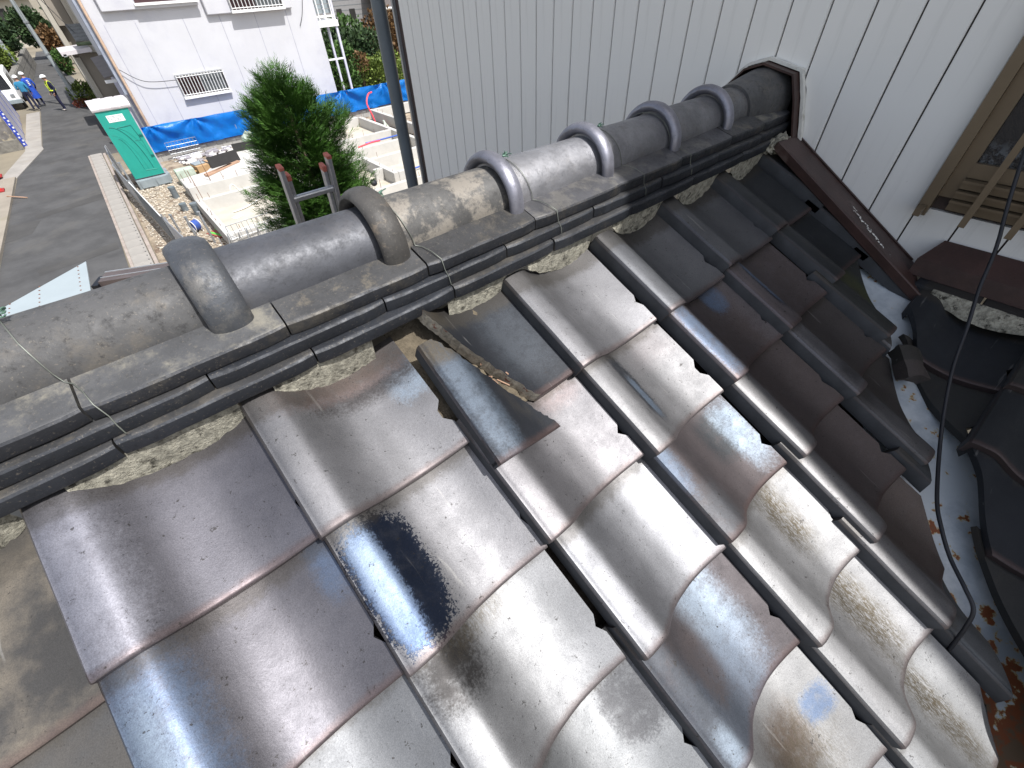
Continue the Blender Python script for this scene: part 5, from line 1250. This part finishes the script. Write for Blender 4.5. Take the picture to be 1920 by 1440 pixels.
# ================================================================== PEOPLE
def person(loc, rz, label, top, legs, extra=None, arm='down', lean=8):
    o = empty('person', loc, rz, label=label, cat='person')
    V = {'pel': (0, 0, .93, .15, .11), 'sp': (0, .01, 1.12, .15, .11), 'ch': (0, .02, 1.32, .18, .12), 'nk': (0, .0, 1.48, .07, .07), 'hd': (0, -.03, 1.60, .085, .095), 'tp': (0, -.03, 1.68, .07, .085),
         'hl': (.09, 0, .88, .095, .095), 'kl': (.11, -.03, .50, .07, .07), 'al': (.12, .02, .10, .05, .05), 'fl': (.13, -.13, .045, .04, .045),
         'hr': (-.09, 0, .88, .095, .095), 'kr': (-.11, .01, .50, .07, .07), 'ar': (-.12, .05, .10, .05, .05), 'fr': (-.13, -.10, .045, .04, .045),
         'sl': (.20, .02, 1.38, .075, .07), 'el': (.27, .05, 1.12, .05, .05), 'wl': (.24, -.08 if arm == 'down' else -.22, .92 if arm == 'down' else 1.1, .035, .035), 'pl': (.23, -.12 if arm == 'down' else -.3, .84 if arm == 'down' else 1.12, .03, .04),
         'sr': (-.20, .02, 1.38, .075, .07), 'er': (-.27, .05, 1.12, .05, .05), 'wr': (-.24, -.08, .92, .035, .035), 'pr': (-.23, -.12, .84, .03, .04)}
    E_ = [('pel', 'sp'), ('sp', 'ch'), ('ch', 'nk'), ('nk', 'hd'), ('hd', 'tp'), ('pel', 'hl'), ('hl', 'kl'), ('kl', 'al'), ('al', 'fl'), ('pel', 'hr'), ('hr', 'kr'), ('kr', 'ar'), ('ar', 'fr'),
          ('ch', 'sl'), ('sl', 'el'), ('el', 'wl'), ('wl', 'pl'), ('ch', 'sr'), ('sr', 'er'), ('er', 'wr'), ('wr', 'pr')]
    names = list(V); me = bpy.data.meshes.new('body'); me.from_pydata([V[n][:3] for n in names], [(names.index(a), names.index(b)) for a, b in E_], [])
    ob = bpy.data.objects.new('body', me); COL.objects.link(ob)
    sk = ob.modifiers.new('skin', 'SKIN'); 
    for i, n in enumerate(names):
        d = me.skin_vertices[0].data[i]; d.radius = V[n][3:5]; d.use_root = (n == 'pel')
    ss = ob.modifiers.new('sub', 'SUBSURF'); ss.levels = 2; ss.render_levels = 2
    dg = bpy.context.evaluated_depsgraph_get(); m2 = bpy.data.meshes.new_from_object(ob.evaluated_get(dg)); bpy.data.objects.remove(ob)
    ob = bpy.data.objects.new('body', m2); COL.objects.link(ob); ob.parent = o
    m2.materials.clear()
    for m in (top, legs, M['skin'], M['shoe']): m2.materials.append(m)
    for p in m2.polygons:
        p.use_smooth = True; z = p.center.z; x = abs(p.center.x)
        p.material_index = 3 if z < .09 else (2 if z > 1.49 or (x > .2 and z < .91) else (1 if z < .98 else 0))
    # fingers
    for sx in (-1, 1):
        bm = bmesh.new(); pz = .84 if not (sx > 0 and arm != 'down') else 1.12; py = -.12 if not (sx > 0 and arm != 'down') else -.3
        for q in range(4): tube(bm, [(sx*.23, py-.03+.02*q, pz), (sx*.23, py-.035+.02*q, pz-.05), (sx*.22, py-.04+.02*q, pz-.085+.006*abs(q-1))], .009, 5, .007)
        tube(bm, [(sx*.225, py-.03, pz+.02), (sx*.215, py-.065, pz-.01), (sx*.212, py-.07, pz-.03)], .010, 5, .008)
        finish(bm, 'fingers', M['skin'], o, 60)
    bm = bmesh.new(); bmesh.ops.create_uvsphere(bm, u_segments=20, v_segments=12, radius=.132)
    for v in bm.verts:
        if v.co.z < 0: v.co.z *= .12; v.co.x *= 1.02
        v.co.y *= 1.15
    finish(bm, 'helmet', M['helmet'], o, 50).location = (0, -.03, 1.66)
    bm = bmesh.new(); box(bm, -.08, .08, -.215, -.13, 1.645, 1.66); finish(bm, 'helmet_peak', M['helmet'], o)
    bm = bmesh.new()
    for sx in (-1, 1): tube(bm, [(sx*.033, -.118, 1.615), (sx*.033, -.124, 1.615)], .010, 6)
    finish(bm, 'eyes', M['black'], o)
    bm = bmesh.new(); tube(bm, [(0, -.115, 1.615), (0, -.14, 1.585), (0, -.118, 1.575)], .012, 6); finish(bm, 'nose', M['skin'], o)
    if extra == 'harness':
        bm = bmesh.new()
        for sx in (-1, 1): tube(bm, curve([(sx*.08, -.10, 1.02), (sx*.10, -.125, 1.25), (sx*.11, -.06, 1.45), (sx*.10, .08, 1.44), (sx*.05, .145, 1.25), (sx*.10, .12, 1.02)], 5), .022, 6)
        tube(bm, [(.175*math.cos(t), .135*math.sin(t)+.0, 1.02) for t in [i*math.pi/12 for i in range(25)]], .03, 6)
        finish(bm, 'harness', M['hivis'], o, 60)
    if extra == 'marks':
        bm = bmesh.new()
        for q in range(4): box(bm, -.05, .05, .150, .162, 1.34-.075*q, 1.38-.075*q)
        finish(bm, 'back_print', M['paint'], o)
        bm = bmesh.new(); tube(bm, [(0, 0, .45), (0, .01, .98)], .22, 16, .165); finish(bm, 'coat_skirt', M['bluec'], o, 60)
    return o
person((-1.0, 40.6, .012), R(-70), 'worker in navy with yellow harness and white helmet standing alone in the street', M['navy'], M['navy'], 'harness')
person((-2.3, 42.1, .012), R(165), 'worker in a cyan shirt and dark trousers with hand on hip near the van', M['cyan'], M['navy'], None, 'up')
person((-1.98, 43.4, .012), R(200), 'worker in a long blue coat with white lettering beside the cyan shirt', M['bluec'], M['navy'], 'marks')
# overhead cable to the old house
bm = bmesh.new(); tube(bm, curve([(-.13, 41, 7.4), (.6, 38, 5.6), (1.3, 33.6, 3.8)], 8), .014, 5)
finish(bm, 'overhead_cable', M['black'], None, label='thin black service cable sagging from the pole to the old house', cat='cable')
